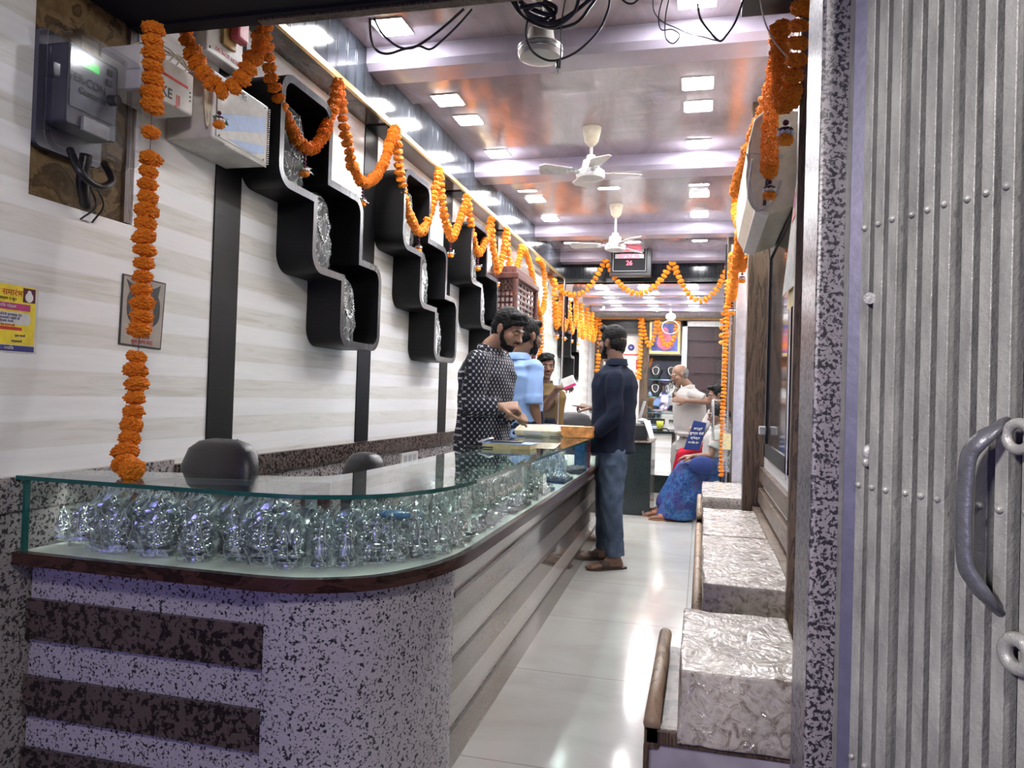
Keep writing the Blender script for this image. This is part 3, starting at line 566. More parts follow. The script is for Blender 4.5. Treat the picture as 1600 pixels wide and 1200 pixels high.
tag(M().tube(spline([(-1.82, 1.90, 1.76), (-1.80, 1.905, 1.70), (-1.85, 1.90, 1.66)], 6), .003).tube(spline([(-1.82, 1.92, 1.77), (-1.80, 1.935, 1.71), (-1.85, 1.945, 1.66)], 6), .003).build('wire', 'black_plastic', smooth=True), 'thin black wires trailing from under the electricity meter', 'wire')
# the white control boxes
def devbox(nm, lo, hi, label, cat, faces=None, m='white_box'):
    t = thing(nm, label, cat, ((lo[0] + hi[0]) / 2, (lo[1] + hi[1]) / 2, lo[2])); M().box(lo, hi).build('case', m, t, bevel=.006); return t
EY = (0, 1, 0)
t = devbox('isolator_box', (-1.854, 1.955, 2.075), (-1.70, 2.20, 2.215), 'small white electrical box with reversed letters, left of the larger stabilizer', 'electrical box')
text('\u018E KE', 0.045, (-1.6995, 2.05, 2.108), EY, EZ, 'black_ink', t, 'lettering', bold=.001); text('JI', 0.045, (-1.6995, 2.125, 2.100), EY, EZ, 'red_ink', t, 'lettering', bold=.001); M().box((-1.6995, 1.98, 2.158), (-1.698, 2.17, 2.166)).build('printed_line', 'red_ink', t)
for k in range(3): M().ell((-1.699, 2.182, 2.15 - k * .014), (.003, .003, .003), n=1).build('indicator', 'black_plastic', t)
t = devbox('voltage_stabilizer', (-1.854, 2.262, 2.025), (-1.67, 2.605, 2.262), 'large white ribbed voltage stabilizer box high on the left wall', 'electrical box')
M().box((-1.6695, 2.285, 2.04), (-1.667, 2.585, 2.25)).build('front_label', 'paper', t)
M().prism([(2.29, 2.06), (2.58, 2.15), (2.58, 2.21), (2.29, 2.12)], (-1.667, 0, 0), EY, EZ, (.0006, 0, 0)).prism([(2.35, 2.05), (2.58, 2.10), (2.58, 2.07), (2.5, 2.045)], (-1.667, 0, 0), EY, EZ, (.0006, 0, 0)).build('blue_swoosh', 'blue_ink', t)
text('E:', 0.035, (-1.666, 2.44, 2.235), EY, EZ, 'black_ink', t, 'lettering', bold=.001)
ribs = M()
for k in range(26): ribs.box((-1.672, 2.603, 2.035 + k * .0085), (-1.665, 2.609, 2.039 + k * .0085))
for k in range(30): ribs.box((-1.672, 2.33 + k * .009, 2.021), (-1.665, 2.334 + k * .009, 2.026))
ribs.build('rib_edge', 'white_box', t)
for y, z in ((2.30, 2.245), (2.575, 2.245), (2.30, 2.045), (2.575, 2.045)): M().ell((-1.667, y, z), (.003, .004, .004), n=1).build('screw', 'black_plastic', t)
t = devbox('main_switch', (-1.853, 2.39, 2.40), (-1.80, 2.615, 2.62), 'white switch plate with a pink isolator handle under the lintel', 'switch')
M().box((-1.80, 2.47, 2.46), (-1.785, 2.55, 2.62)).build('mustard_block', 'mustard', t, bevel=.003); M().box((-1.785, 2.50, 2.49), (-1.745, 2.575, 2.60)).build('handle', 'pink_plastic', t, bevel=.012)
text('DO NOT HOLD', 0.022, (-1.7985, 2.52, 2.43), EY, EZ, 'red_ink', t, bold=.0005)
for y, z in ((2.41, 2.42), (2.60, 2.415)): M().ell((-1.80, y, z), (.004, .006, .006), n=1).build('screw', 'black_plastic', t)
ww = M(); rs = random.Random(3)
for k in range(7):
    a = A(-1.80 + .01 * k, 2.0 + .03 * k, 2.215); b = A(-1.78, 2.25 + .01 * k, 2.30 - .01 * k)
    ww.tube(spline([a, a + A(.02, .05, .05 + .01 * (k % 3)), b], 8), .0028, 6)
for k in range(3): ww.tube(spline([(-1.69, 2.24 + .006 * k, 2.24), (-1.68, 2.235 + .01 * k, 2.13), (-1.68, 2.25 + .02 * (k % 2), 2.06), (-1.68, 2.262, 2.10 + .03 * k)], 8), .0032, 6)
ww.build('wire', 'cream_plastic', smooth=True, label='tangle of cream wires between the two white electrical boxes', cat='wire')
# yellow notice
t = thing('notice_poster', 'yellow printed notice with pink and navy bands at the left picture edge', 'poster', (XL, 1.60, 1.245))
XP = XL + .0015
M().box((XL, 1.45, 1.24), (XP, 1.766, 1.434)).build('sheet', 'paper', t); M().box((XP, 1.455, 1.262), (XP + .0004, 1.757, 1.427)).build('yellow_field', 'yellow_ink', t)
M().box((XP + .0004, 1.455, 1.358), (XP + .0008, 1.740, 1.377)).build('magenta_band', 'magenta_ink', t); M().box((XP + .0004, 1.455, 1.302), (XP + .0008, 1.715, 1.311)).build('red_band', 'red_ink', t)
rbox((XP + .0004, 1.40, 1.318), (XP + .0008, 1.742, 1.352), .012).build('white_field', 'paper', t); M().box((XP, 1.455, 1.244), (XP + .0006, 1.757, 1.260)).build('navy_band', 'navy_ink', t)
M().box((XP + .0004, 1.715, 1.383), (XP + .0009, 1.755, 1.423)).build('picture_patch', 'maroon', t); M().ell((XP + .001, 1.735, 1.398), (.0006, .013, .014)).ell((XP + .001, 1.735, 1.41), (.0008, .007, .008)).build('pictured_figure', 'ceramic', t)
for s, z, y, sz, mt in (('आयोजन समारंभ', 1.405, 1.64, .024, 'red_ink'), ('कार्यक्रम १ जून', 1.388, 1.66, .011, 'black_ink'), ('भव्य सार्वजनिक सोहळा', 1.3675, 1.64, .012, 'paper'), ('सर्व भाविक भक्तांना विनंती करण्यात येते', 1.344, 1.64, .0095, 'navy_ink'), ('की या कार्यक्रमास उपस्थित राहावे ही', 1.335, 1.64, .0095, 'navy_ink'), ('नम्र विनंती आयोजक मंडळ', 1.326, 1.64, .0095, 'navy_ink'), ('स्थळ मंदिर परिसर वेळ सायंकाळी', 1.3155, 1.64, .0085, 'red_ink'), ('दिनांक वार वेळ', 1.295, 1.60, .008, 'navy_ink'), ('पूजा आरती', 1.288, 1.71, .008, 'navy_ink'), ('महाप्रसाद', 1.28, 1.60, .008, 'red_ink'), ('संध्याकाळी', 1.272, 1.70, .008, 'navy_ink'), ('संपर्क मित्र मंडळ - नाशिक', 1.252, 1.63, .012, 'paper')):
    text(s, sz, (XP + .0011, y, z), EY, EZ, mt, t)
# picture card
t = thing('picture_card', 'framed devotional card, mostly behind the long hanging garland', 'picture', (XL, 2.18, 1.29))
M().prism([(2.078, 1.292), (2.275, 1.287), (2.289, 1.523), (2.085, 1.525)], (XL, 0, 0), EY, EZ, (.004, 0, 0)).build('card', 'black_ink', t)
M().prism([(2.084, 1.297), (2.270, 1.292), (2.283, 1.518), (2.090, 1.520)], (XL + .004, 0, 0), EY, EZ, (.0004, 0, 0)).build('ground', 'sepia', t)
rbox((XL + .0044, 2.105, 1.36), (XL + .0047, 2.262, 1.488), .05, k=6).build('dark_shape', 'black_ink', t)
M().prism([(2.12, 1.47), (2.10, 1.51), (2.145, 1.49)], (XL + .0044, 0, 0), EY, EZ, (.0004, 0, 0)).prism([(2.22, 1.49), (2.262, 1.51), (2.25, 1.465)], (XL + .0044, 0, 0), EY, EZ, (.0004, 0, 0)).build('pointed_shape', 'black_ink', t)
rbox((XL + .0047, 2.14, 1.335), (XL + .005, 2.23, 1.45), .04, k=6).build('painted_face', 'orange_ink', t)
M().ell((XL + .0052, 2.165, 1.40), (.0004, .008, .006)).ell((XL + .0052, 2.208, 1.40), (.0004, .008, .006)).ell((XL + .0052, 2.187, 1.355), (.0004, .018, .006)).build('painted_marks', 'black_ink', t)
text('श्री गणेश', .02, (XL + .0052, 2.18, 1.325), EY, EZ, 'red_ink', t); text('शुभ लाभ सदा', .02, (XL + .0052, 2.18, 1.306), EY, EZ, 'red_ink', t)
t = thing('socket_outlet', 'small white socket plate low on the left wall behind the counter', 'socket', (XL + .02, 4.6, .70))
M().box((XL + .012, 4.47, .695), (XL + .03, 4.75, .775)).build('plate', 'white_plastic', t, bevel=.003)
for k in range(3): M().box((XL + .03, 4.50 + .08 * k, .71), (XL + .033, 4.55 + .08 * k, .76)).build('switch', 'grey_plastic', t)
# ------------------------------------------------------------------ L-shaped glass display counter
def smooth_path(P, n=8): return spline([A(p[0], p[1], 0) for p in P], n)[:, :2]
OUT_A = [(-1.834, 1.700), (-1.50, 1.692), (-1.20, 1.692)]
crv = smooth_path([(-1.20, 1.692), (-1.06, 1.694), (-0.94, 1.716), (-0.80, 1.806), (-0.715, 1.96), (-0.678, 2.12), (-0.670, 2.25)], 6)
OUT = np.vstack([OUT_A[:2], crv, [(-0.675, 3.2), (-0.69, 4.9), (-0.71, 6.25)]])
INN = np.vstack([[(-1.834, 1.89), (-1.60, 1.955), (-1.30, 2.03)], smooth_path([(-1.30, 2.03), (-1.16, 2.07), (-1.09, 2.18), (-1.075, 2.46)], 6)[1:], [(-1.085, 3.0), (-1.10, 3.42), (-1.12, 6.25)]])
def offset(P, d):
    t = np.gradient(P, axis=0); t = t / np.linalg.norm(t, axis=1)[:, None]; return P + d * np.stack([-t[:, 1], t[:, 0]], 1)
def slab(mb, O, I, z0, z1):
    """strip between two open paths"""
    def rs(P, n=60):
        d = np.r_[0, np.cumsum(np.linalg.norm(np.diff(P, axis=0), axis=1))]; s = np.linspace(0, d[-1], n); return np.stack([np.interp(s, d, P[:, i]) for i in (0, 1)], 1)
    if len(O) != len(I): I = rs(I); O = rs(O)
    k = len(O); v = []
    for z in (z0, z1):
        v += [(*p, z) for p in O]; v += [(*p, z) for p in I]
    f = []
    for i in range(k - 1):
        f += [[i, i + 1, k + i + 1, k + i], [2 * k + i, 3 * k + i, 3 * k + i + 1, 2 * k + i + 1], [i, 2 * k + i, 2 * k + i + 1, i + 1], [k + i, k + i + 1, 3 * k + i + 1, 3 * k + i]]
    f += [[0, k, 3 * k, 2 * k], [k - 1, 3 * k - 1, 4 * k - 1, 2 * k - 1]]
    return mb.add(v, f)
ct = thing('display_counter', 'long L-shaped glass-topped display counter with speckled granite front and striped side', 'counter', (-0.9, 2.4, 0))
iC = int(np.argmin(np.abs(OUT[:, 1] - 2.25) + 9 * (OUT[:, 0] < -.7)))
OA, OB = OUT[:iC + 1], OUT[iC:]
# matched inner path for the top slabs: the glass covers from outer to inner edge
def cut(P, y): k = np.argmax(P[:, 1] > y); q = P[k - 1] + (P[k] - P[k - 1]) * (y - P[k - 1][1]) / (P[k][1] - P[k - 1][1]); return np.vstack([P[:k], [q]]), np.vstack([[q], P[k:]])
IA, IB = cut(INN, 2.42)
slab(M(), OA, IA, .890, .900).build('corner_glass_top', 'glass_top', ct)
joints = [2.25, 3.55, 4.85, 6.25]
for k in range(3):
    def at(P, y): return A(np.interp(y, P[:, 1], P[:, 0]), y)
    o = np.array([at(OB, joints[k] + .002), at(OB, joints[k + 1])]); i = np.array([at(INN[-6:], max(joints[k], 2.42 if k == 0 else 0)), at(INN[-6:], joints[k + 1])])
    slab(M(), o, i, .890, .900).build('glass_top', 'glass_top', ct)
    fo = offset(o, .008); slab(M(), fo, offset(fo, .006), .690, .890).build('front_pane', 'glass_clear', ct)
slab(M(), offset(OUT, -.0015), offset(OUT, .0015), .8895, .9008).build('polished_glass_edge', 'glass_edge', ct)
fa = offset(OA, .010); slab(M(), fa, offset(fa, .006), .690, .890).build('curved_front_pane', 'glass_side', ct, autos=40)
M().box((-1.815, 1.705, .69), (-1.805, 1.72, .89)).build('end_glass_edge', 'glass_edge', ct)
slab(M(), offset(OUT, -.004), offset(OUT, .02), .655, .690).build('wooden_trim', 'trim_brown', ct, autos=40)
slab(M(), offset(OUT, .02), offset(INN, -.02), .66, .688).build('case_floor', 'case_floor', ct)
# inner back of the case: dark wooden shutters with a metal latch, pale elsewhere
bk = slab(M(), offset(INN, -.012), offset(INN, -.026), .688, .888); bk.build('back_shutter', 'glass_side', ct)
M().box((-1.165, 2.06, .70), (-1.08, 2.10, .885), rz=.35).build('dark_shutter', 'wood_red', ct); M().box((-1.14, 2.045, .80), (-1.105, 2.058, .86), rz=.35).build('latch_plate', 'steel', ct)
for I_ in (IB[1:], INN[:3]):  # added glowing strips with housings, put in to brighten the case
    hs = M(); slab(hs, offset(I_, -.020), offset(I_, -.036), .8855, .888); slab(hs, offset(I_, -.0345), offset(I_, -.036), .872, .8855); slab(hs, offset(I_, -.020), offset(I_, -.0215), .872, .8855); hs.build('fill_strip_housing', 'grey_ink', ct)
    I_ = I_.copy(); I_[0] += .12 * nrm(I_[1] - I_[0]); I_[-1] -= .12 * nrm(I_[-1] - I_[-2])
    slab(M(), offset(I_, -.023), offset(I_, -.033), .8835, .885).build('added_fill_strip', 'case_fill_glow', ct)
# body
BODY = np.vstack([[(-1.834, 1.765), (-1.076, 1.765)], ])
slab(M(), BODY, np.array([(-1.834, 1.86), (-1.076, 1.98)]), -.2, .655).build('front_panel', 'granite_light', ct)
for z0, z1 in ((.435, .548), (.222, .330), (-.02, .130)): M().box((-1.836, 1.750, z0), (-1.076, 1.766, z1)).build('brown_stripe', 'granite_brown', ct)
col = offset(OUT, .045); kk = [i for i, p in enumerate(col) if p[0] > -1.076 and p[1] < 2.215]
CO = np.vstack([[(-1.076, 1.742)], col[kk], [(-0.722, 2.215)]]); slab(M(), CO, np.array([(-1.076, 2.0), (-1.0, 2.1)]) if False else offset(CO, .03), -.2, .655).build('rounded_corner', 'granite_light', ct, autos=50)
def side(y): return -0.725 - (y - 2.2) * 0.020
def sband(nm, z0, z1, pr, mt, y0=2.215, y1=6.2): M().add([(side(y) + pr + dx, y, z) for z in (z0, z1) for y in (y0, y1) for dx in (0, -.05)], [[0, 2, 3, 1], [4, 5, 7, 6], [0, 4, 6, 2], [1, 3, 7, 5], [0, 1, 5, 4], [2, 6, 7, 3]]).build(nm, mt, ct)
sband('side_panel', .553, .655, 0, 'side_light')
sband('dark_groove', .540, .553, .010, 'trim_brown')
sband('tan_band', .445, .540, 0, 'side_tan'); sband('light_band', .352, .445, .001, 'side_light')
sband('dark_groove', .340, .352, .006, 'granite_brown')
sband('tan_band', .235, .340, 0, 'side_tan'); sband('light_band', .135, .235, .001, 'side_light')
sband('dark_groove', .120, .135, .006, 'granite_brown'); sband('skirting', -.02, .120, 0.003, 'side_tan')
M().box((-1.09, 6.19, 0), (-.80, 6.23, .655)).build('end_panel', 'granite_light', ct)
# ------------------------------------------------------------------ silver figures in clear bags
def idol_mesh(kind, rs):
    b = M(); E = b.ell
    if kind == 'seated':
        E((0, 0, .012), (.026, .020, .012)); b.limb([(-.024, -.004, .016), (0, -.016, .012), (.024, -.004, .016)], [.008, .009, .008]); E((0, 0, .034), (.016, .013, .018)); E((0, -.006, .028), (.013, .010, .012))
        for s in (-1, 1):
            b.limb([(s * .014, 0, .046), (s * .024, -.004, .034), (s * .016, -.014, .030)], [.006, .005, .004]); b.limb([(s * .014, 0, .048), (s * .027, .002, .050), (s * .026, -.004, .064)], [.005, .004, .004]); E((s * .014, .0, .064), (.008, .002, .008))
        E((0, -.001, .060), (.010, .010, .011)); b.limb([(0, -.009, .058), (.002, -.014, .048), (.007, -.015, .042)], [.0045, .004, .003]); b.cone((0, 0, .068), (0, 0, .086), .0085, .002)
    elif kind == 'standing':
        b.loft([(A(0, 0, z), A(w, 0, 0), A(0, d, 0)) for z, w, d in ((0, .020, .015), (.012, .019, .014), (.035, .014, .012), (.048, .012, .010), (.058, .016, .011), (.066, .013, .009), (.069, .005, .005))], 20)
        for k in range(9):
            a = pi + k * pi / 8; b.limb([(.018 * cos(a), .014 * sin(a), .002), (.012 * cos(a), .011 * sin(a), .045)], [.0022, .0014], 8)
        E((0, 0, .077), (.009, .009, .011)); b.cone((0, 0, .083), (0, 0, .098), .008, .002)
        for s in (-1, 1): b.limb([(s * .015, 0, .062), (s * .021, -.004, .048), (s * .004, -.014, .054)], [.0055, .0048, .004])
        b.limb([(-.016, -.016, .053), (.016, -.017, .056)], [.0018, .0018], 8)
    elif kind == 'rider':
        E((0, 0, .030), (.026, .011, .012)); E((-.030, -.002, .040), (.010, .008, .010)); b.limb([(.024, 0, .032), (.036, 0, .040), (.034, 0, .052)], [.003, .003, .004])
        for x in (-.018, -.010, .012, .020): b.limb([(x, -.004, .026), (x + .006 * (1 if x > 0 else -1), -.006, .012), (x, -.004, .001)], [.005, .0035, .0045])
        E((0, 0, .052), (.011, .009, .017)); E((0, -.002, .074), (.008, .008, .010)); b.cone((0, 0, .080), (0, 0, .094), .0085, .003)
        for k in range(4):
            for s in (-1, 1): b.limb([(s * .008, 0, .060), (s * (.020 + .003 * k), -.002, .052 + .010 * k), (s * (.024 + .002 * k), -.005, .058 + .012 * k)], [.0038, .0032, .0030], 8)
    else:
        for s in (-1, 1):
            E((s * .013, 0, .012), (.015, .014, .012)); E((s * .013, 0, .034), (.010, .009, .016)); E((s * .013, -.001, .055), (.0075, .0075, .009)); b.cone((s * .013, 0, .060), (s * .013, 0, .074), .007, .002)
            b.limb([(s * .020, 0, .044), (s * .028, -.005, .034), (s * .018, -.013, .032)], [.005, .004, .004]); b.limb([(s * .024, -.006, .012), (s * .008, -.014, .010)], [.007, .006])
        th = np.linspace(0, 2 * pi, 30, endpoint=False); b.rings([np.stack([.031 * np.cos(th), np.full(30, .010 + y), .044 + .036 * np.sin(th)], 1) for y in (0, .003)])
    if kind in ('seated', 'rider'):
        th = np.linspace(0, 2 * pi, 26, endpoint=False); q = [.017 if kind == 'seated' else .014, .012]
        b.rings([np.stack([r * np.cos(th), np.full(26, y), .066 + (r * 1.1) * np.sin(th)], 1) for r, y in ((q[0], .007), (q[0] + .003, .0085), (q[0], .010))], cap=True)
    return b
def base_mesh(kind, st):
    b = M()
    if st == 'stool':
        b.box((-.030, -.020, .017), (.030, .020, .020)).box((-.024, -.016, .020), (.024, .016, .025))
        for x in (-.026, .026):
            for y in (-.016, .016): b.tube([(x, y, .017), (x * 1.05, y, .010), (x * .93, y, .005), (x * 1.1, y, 0)], [.003, .0035, .002, .003], 6)
        return b, .025
    if st == 'tiers':
        for i in range(4): b.box((-.036 + .006 * i, -.026 + .005 * i, .0045 * i), (.036 - .006 * i, .026 - .005 * i, .0045 * (i + 1)))
        return b, .018
    if st == 'round':
        b.lathe([(0, 0), (.026, 0), (.026, .003), (.023, .005), (.025, .008), (.022, .010), (.022, .013), (0, .013)]); return b, .013
    b.box((-.032, -.017, 0), (.032, .017, .003)); return b, .003
def bag_mesh(h, w, seed, top=.35):
    rs = np.random.RandomState(seed); b = M(); R = []; n = 28; th = np.linspace(0, 2 * pi, n, endpoint=False); ph = rs.rand(6) * 6.28
    for k in range(12):
        z = k / 11; r = w * (1.08 - .35 * z ** 1.6) if z < .85 else w * (.75 - (z - .85) * 4 * (1 - top)); r = max(r, .012)
        rr = r * (1 + .10 * np.sin(3 * th + ph[0] + 3 * z) + .07 * np.sin(7 * th + ph[1] - 5 * z) + rs.uniform(-.08, .08, n)); fl = .75 if z < .8 else .55
        R.append(np.stack([rr * np.cos(th), rr * fl * np.sin(th), np.full(n, h * z) + rs.uniform(-.002, .002, n) * (k > 0)], 1))
    b.rings(R, cap=False); return b
def idol(pos, kind, st, hh, label, grp, seed, yaw=0.0, bag=True, wid=1.0):
    rs = random.Random(seed); t = thing('silver_figurine', label, 'figurine', pos, grp); b, z = base_mesh(kind, st); nat = {'seated': .086, 'standing': .098, 'rider': .094, 'couple': .080}[kind] + z; k = hh / nat
    def tr(mb):
        v = np.concatenate(mb.v) * k; mb.v = [v @ _rz(yaw).T + np.array(pos)]; return mb
    bo = idol_mesh(kind, rs); bo.v = [np.concatenate(bo.v) * A(wid, 1, 1) + A(0, 0, z)]
    tr(bo).build('figure', 'silver', t, smooth=True); tr(b).build('pedestal', 'silver', t, autos=40)
    if bag: g = bag_mesh(nat * 1.12, .036 * (1.15 if kind in ('couple', 'rider') else 1), seed); tr(g).build('plastic_bag', 'plastic_film', t, autos=30)
    return t
FR = [(68, 848, 800, 'seated', 'stool', 'leftmost bagged silver figure in the case, seated on a small footed stool'), (104, 853, 795, 'seated', 'stool', 'second bagged silver figure from the left, on a footed stool'),
      (160, 864, 803, 'seated', 'tiers', 'third silver figure from the left, haloed, on a stepped square base'), (222, 871, 808, 'seated', 'tiers', 'fourth silver figure from the left, seated on a wide stepped base'),
      (285, 878, 806, 'seated', 'round', 'fifth silver figure from the left, in a wide loose bag on a round base'), (347, 880, 824, 'seated', 'stool', 'sixth silver figure from the left, on a stool with curved feet'),
      (388, 882, 808, 'seated', 'stool', 'seventh silver figure from the left, taller, on a stool with curved feet'), (430, 888, 818, 'couple', 'round', 'wide silver couple on a tall round base, eighth figure from the left'),
      (480, 888, 820, 'standing', 'round', 'standing robed silver figure, ninth from the left, in front of the dark shutter'), (521, 887, 813, 'standing', 'round', 'standing pleated silver figure in a pointed clear bag, tenth from the left'),
      (568, 881, 808, 'rider', 'plate', 'tall many-armed silver rider with thin legs, eleventh figure from the left'), (612, 882, 833, 'rider', 'plate', 'short many-armed silver rider on a dark plate, twelfth from the left'),
      (654, 876, 826, 'rider', 'plate', 'silver rider in a pointed bag, thirteenth figure from the left'), (683, 868, 818, 'rider', 'plate', 'silver rider second from the right end of the curved case'), (708, 857, 815, 'seated', 'plate', 'rightmost silver figure by the curved end of the case')]
for i, (u, v, vt, kd, st, lb) in enumerate(FR):
    p = PZ(u, v, .6885); p[1] += .035; p[0] += -.01 if u > 600 else 0.02
    hh = min(.15, (v - vt) / FPX * (p[1] * cos(YAW) - p[0] * sin(YAW)) * 1.02)
    idol(p, kd, st, hh, lb, 'silver figures along the front of the case', 11 + i, yaw=.45 if u < 600 else .65)
rs = random.Random(5); k = 0
for i in range(13):
    x = -1.66 + .057 * i + rs.uniform(-.01, .01); y = np.interp(x, [-1.8, -1.3, -1.1, -.95], [1.84, 1.95, 2.0, 2.02]) + (-.035 if i % 2 else 0)
    if -1.2 < x < -1.07: y -= .05
    idol(A(x, y - .005, .6885), ('seated', 'couple', 'standing')[i % 3], 'plate', rs.uniform(.13, .165), 'bagged silver figure, %s from the left in the packed back row of the case' % ordw(i + 1), 'bagged silver figures at the back of the case', 60 + i, yaw=.4, wid=1.3)
for i in range(12):
    x = -1.0 + .02 * (i % 4) * 3 + rs.uniform(-.012, .012); y = 2.10 + .075 * (i // 4) + rs.uniform(-.012, .012)
    idol(A(x - .02 * (i // 4), y, .6885), ('rider', 'seated')[i % 2], 'plate', rs.uniform(.09, .13), 'bagged silver figure crowded in the case corner, %s rank, %s from its left' % (('front', 'middle', 'back')[i // 4], ordw(i % 4 + 1)), 'bagged silver figures in the corner of the case', 90 + i, yaw=.7)
tag(M().ell((-.87, 2.10, .80), (.055, .03, .014)).ell((-.83, 2.13, .795), (.03, .02, .012)).build('plastic_wrap', 'blue_film', smooth=True), 'crumpled blue plastic wrap among the silver figures', 'wrap')
# wares in the long aisle section: bowls, tumblers, trays of small shiny pieces
def bowl(p, r, h):
    t = M().lathe([(0, 0), (r * .5, 0), (r * .95, h * .7), (r, h), (r * .93, h * .95), (r * .45, h * .12), (0, h * .1)], p, 20).build('silver_bowl', 'silver', smooth=True); return t
def tumbler(p, r, h): return M().lathe([(0, 0), (r * .75, 0), (r, h), (r * .92, h), (r * .7, .01), (0, .01)], p, 18).build('silver_tumbler', 'silver', smooth=True)
def put(o, l, c, g): tag(o, l, c, g)
for j in range(26):
    y = 2.36 + .052 * j; x = -.725 - rs.uniform(0, .03)
    if j % 3 == 0: put(bowl(A(x, y, .6885), .026, .022), 'small silver bowl, %s bowl from the near end of the aisle side' % ordw(j // 3 + 1), 'bowl', 'silver bowls in the case')
    elif j % 3 == 1: put(tumbler(A(x - .01, y, .6885), .018, .05), 'small silver tumbler, %s tumbler from the near end of the aisle side' % ordw(j // 3 + 1), 'tumbler', 'silver tumblers in the case')
    else: idol(A(x, y, .6885), 'seated', 'round', .06, 'tiny unbagged silver figure, %s from the near end of the aisle side' % ordw(j // 3 + 1), 'tiny silver figures in the aisle side', 200 + j, yaw=1.2, bag=False)
for j in range(44):
    y = 2.40 + .058 * j; x = -.83 - rs.uniform(0, .14)
    idol(A(x, y, .6885), ('couple', 'seated', 'rider', 'standing')[j % 4], 'plate', rs.uniform(.09, .15), 'bagged silver piece, %s from the near end of the long aisle case' % ordw(j + 1), 'bagged silver pieces in the aisle side', 300 + j, yaw=1.2)
for j in range(4):
    y0 = 3.0 + j * .55; t = thing('jewellery_tray', ('nearest', 'second', 'third', 'farthest')[j] + ' tray of small shiny silver beads in the long glass case', 'tray', (-.77, y0 + .1, .69)); M().box((-.83, y0, .69), (-.715, y0 + .26, .705)).build('tray', 'black_plastic', t)
    bd = M()
    for q in range(150): bd.ell((-.77 + rs.uniform(-.045, .045), y0 + .13 + rs.uniform(-.115, .115), .71 + rs.uniform(0, .02)), (.0055, .0055, .0055), n=1)
    tag(bd.build('beads', 'silver', t, smooth=True), kind='stuff')
tag(M().box((-.80, 4.92, .69), (-.735, 5.06, .87)).build('packet', 'blue_film'), 'dark blue packet standing near the far end of the glass case', 'packet'); tag(M().box((-.79, 5.12, .69), (-.735, 5.20, .87), rz=.3).build('packet', 'pink_plastic'), 'crimson packet near the far end of the glass case', 'packet')
# ------------------------------------------------------------------ things on the counter top
ZT = .9012
p = PZ(835, 682, ZT); t = thing('counting_machine', 'cream coloured counting machine on the counter in front of the checked kurta', 'machine', p)
b = M(); px_ = A(1, .05, 0); py_ = A(-.05, 1, 0); hw = .155
for nm, z0, z1, s0, s1, mt in (('lower_case', .0, .035, .93, 1.0, 'cream_plastic'), ('upper_case', .035, .075, 1.0, .74, 'cream_plastic')):
    q = []
    for z, s in ((z0, s0), ((z0 + z1) / 2, (s0 + s1) / 2 + .02), (z1, s1)): q.append((p + A(-.0, .12, z + .002), px_ * hw * s, py_ * .115 * s))
    M().loft(q, 32, p=5).build(nm, mt, t, autos=40)
M().box((p[0] - .07, p[1] - .005, .915), (p[0] + .05, p[1] + .006, .938)).build('side_label', 'grey_plastic', t); M().box((p[0] - .06, p[1] + .07, .975), (p[0] + .09, p[1] + .18, .981)).build('dark_keypad', 'grey_ink', t)
tag(M().tube(spline([p + A(.14, .1, .02), p + A(.18, .05, .006), p + A(.17, -.02, .006), p + A(.11, -.03, .006)], 8), .003).build('power_cord', 'black_plastic', t, smooth=True))
p = PZ(900, 684, ZT); t = thing('sweet_box', 'orange patterned cardboard box on the counter under the navy shirt hand', 'box', p)
M().box((p[0] - .10, p[1], ZT), (p[0] + .10, p[1] + .15, ZT + .068)).build('carton', plain('orange_box', (.62, .27, .08), .5, var=.5, scale=22), t, bevel=.003); M().box((p[0] - .102, p[1] - .002, ZT + .045), (p[0] + .102, p[1] + .152, ZT + .072)).build('lid', 'orange_box', t)
p = PZ(900, 668, ZT); p[1] = 5.92; tag(M().box((p[0] - .17, p[1], ZT), (p[0] + .15, p[1] + .2, ZT + .035)).build('paper_stack', plain('lilac', (.62, .52, .68), .5), bevel=.004), 'lilac and white paper bundle on the counter behind the orange box', 'paper bundle')
p = PZ(790, 701, ZT); t = thing('ledger_book', 'yellow-edged ledger lying flat nearest on the counter', 'book', p)
M().box((p[0] - .12, p[1] - .0, ZT), (p[0] + .125, p[1] + .15, ZT + .022)).build('pages', plain('cream_page', (.70, .58, .28), .6), t); M().box((p[0] - .125, p[1] - .004, ZT + .022), (p[0] + .128, p[1] + .154, ZT + .026)).build('cover', 'blue_ink', t)
tag(M().box((p[0] - .09, p[1] + .02, ZT + .0262), (p[0] + .07, p[1] + .12, ZT + .034), rz=.1).build('mobile_phone', 'black_plastic', bevel=.004), 'black mobile phone resting on the ledger', 'phone')
tag(M().tube([p + A(-.2, -.03, .005), p + A(-.06, -.02, .005)], .004).build('pen', 'black_plastic', smooth=True), 'black pen lying beside the ledger on the glass', 'pen')
tag(M().obox(p + A(-.12, .06, .036), A(.03, 0, .01), A(0, .04, 0), A(-.002, 0, .004)).build('paper_slip', 'paper'), 'folded white slip sticking out at the left of the ledger', 'paper')
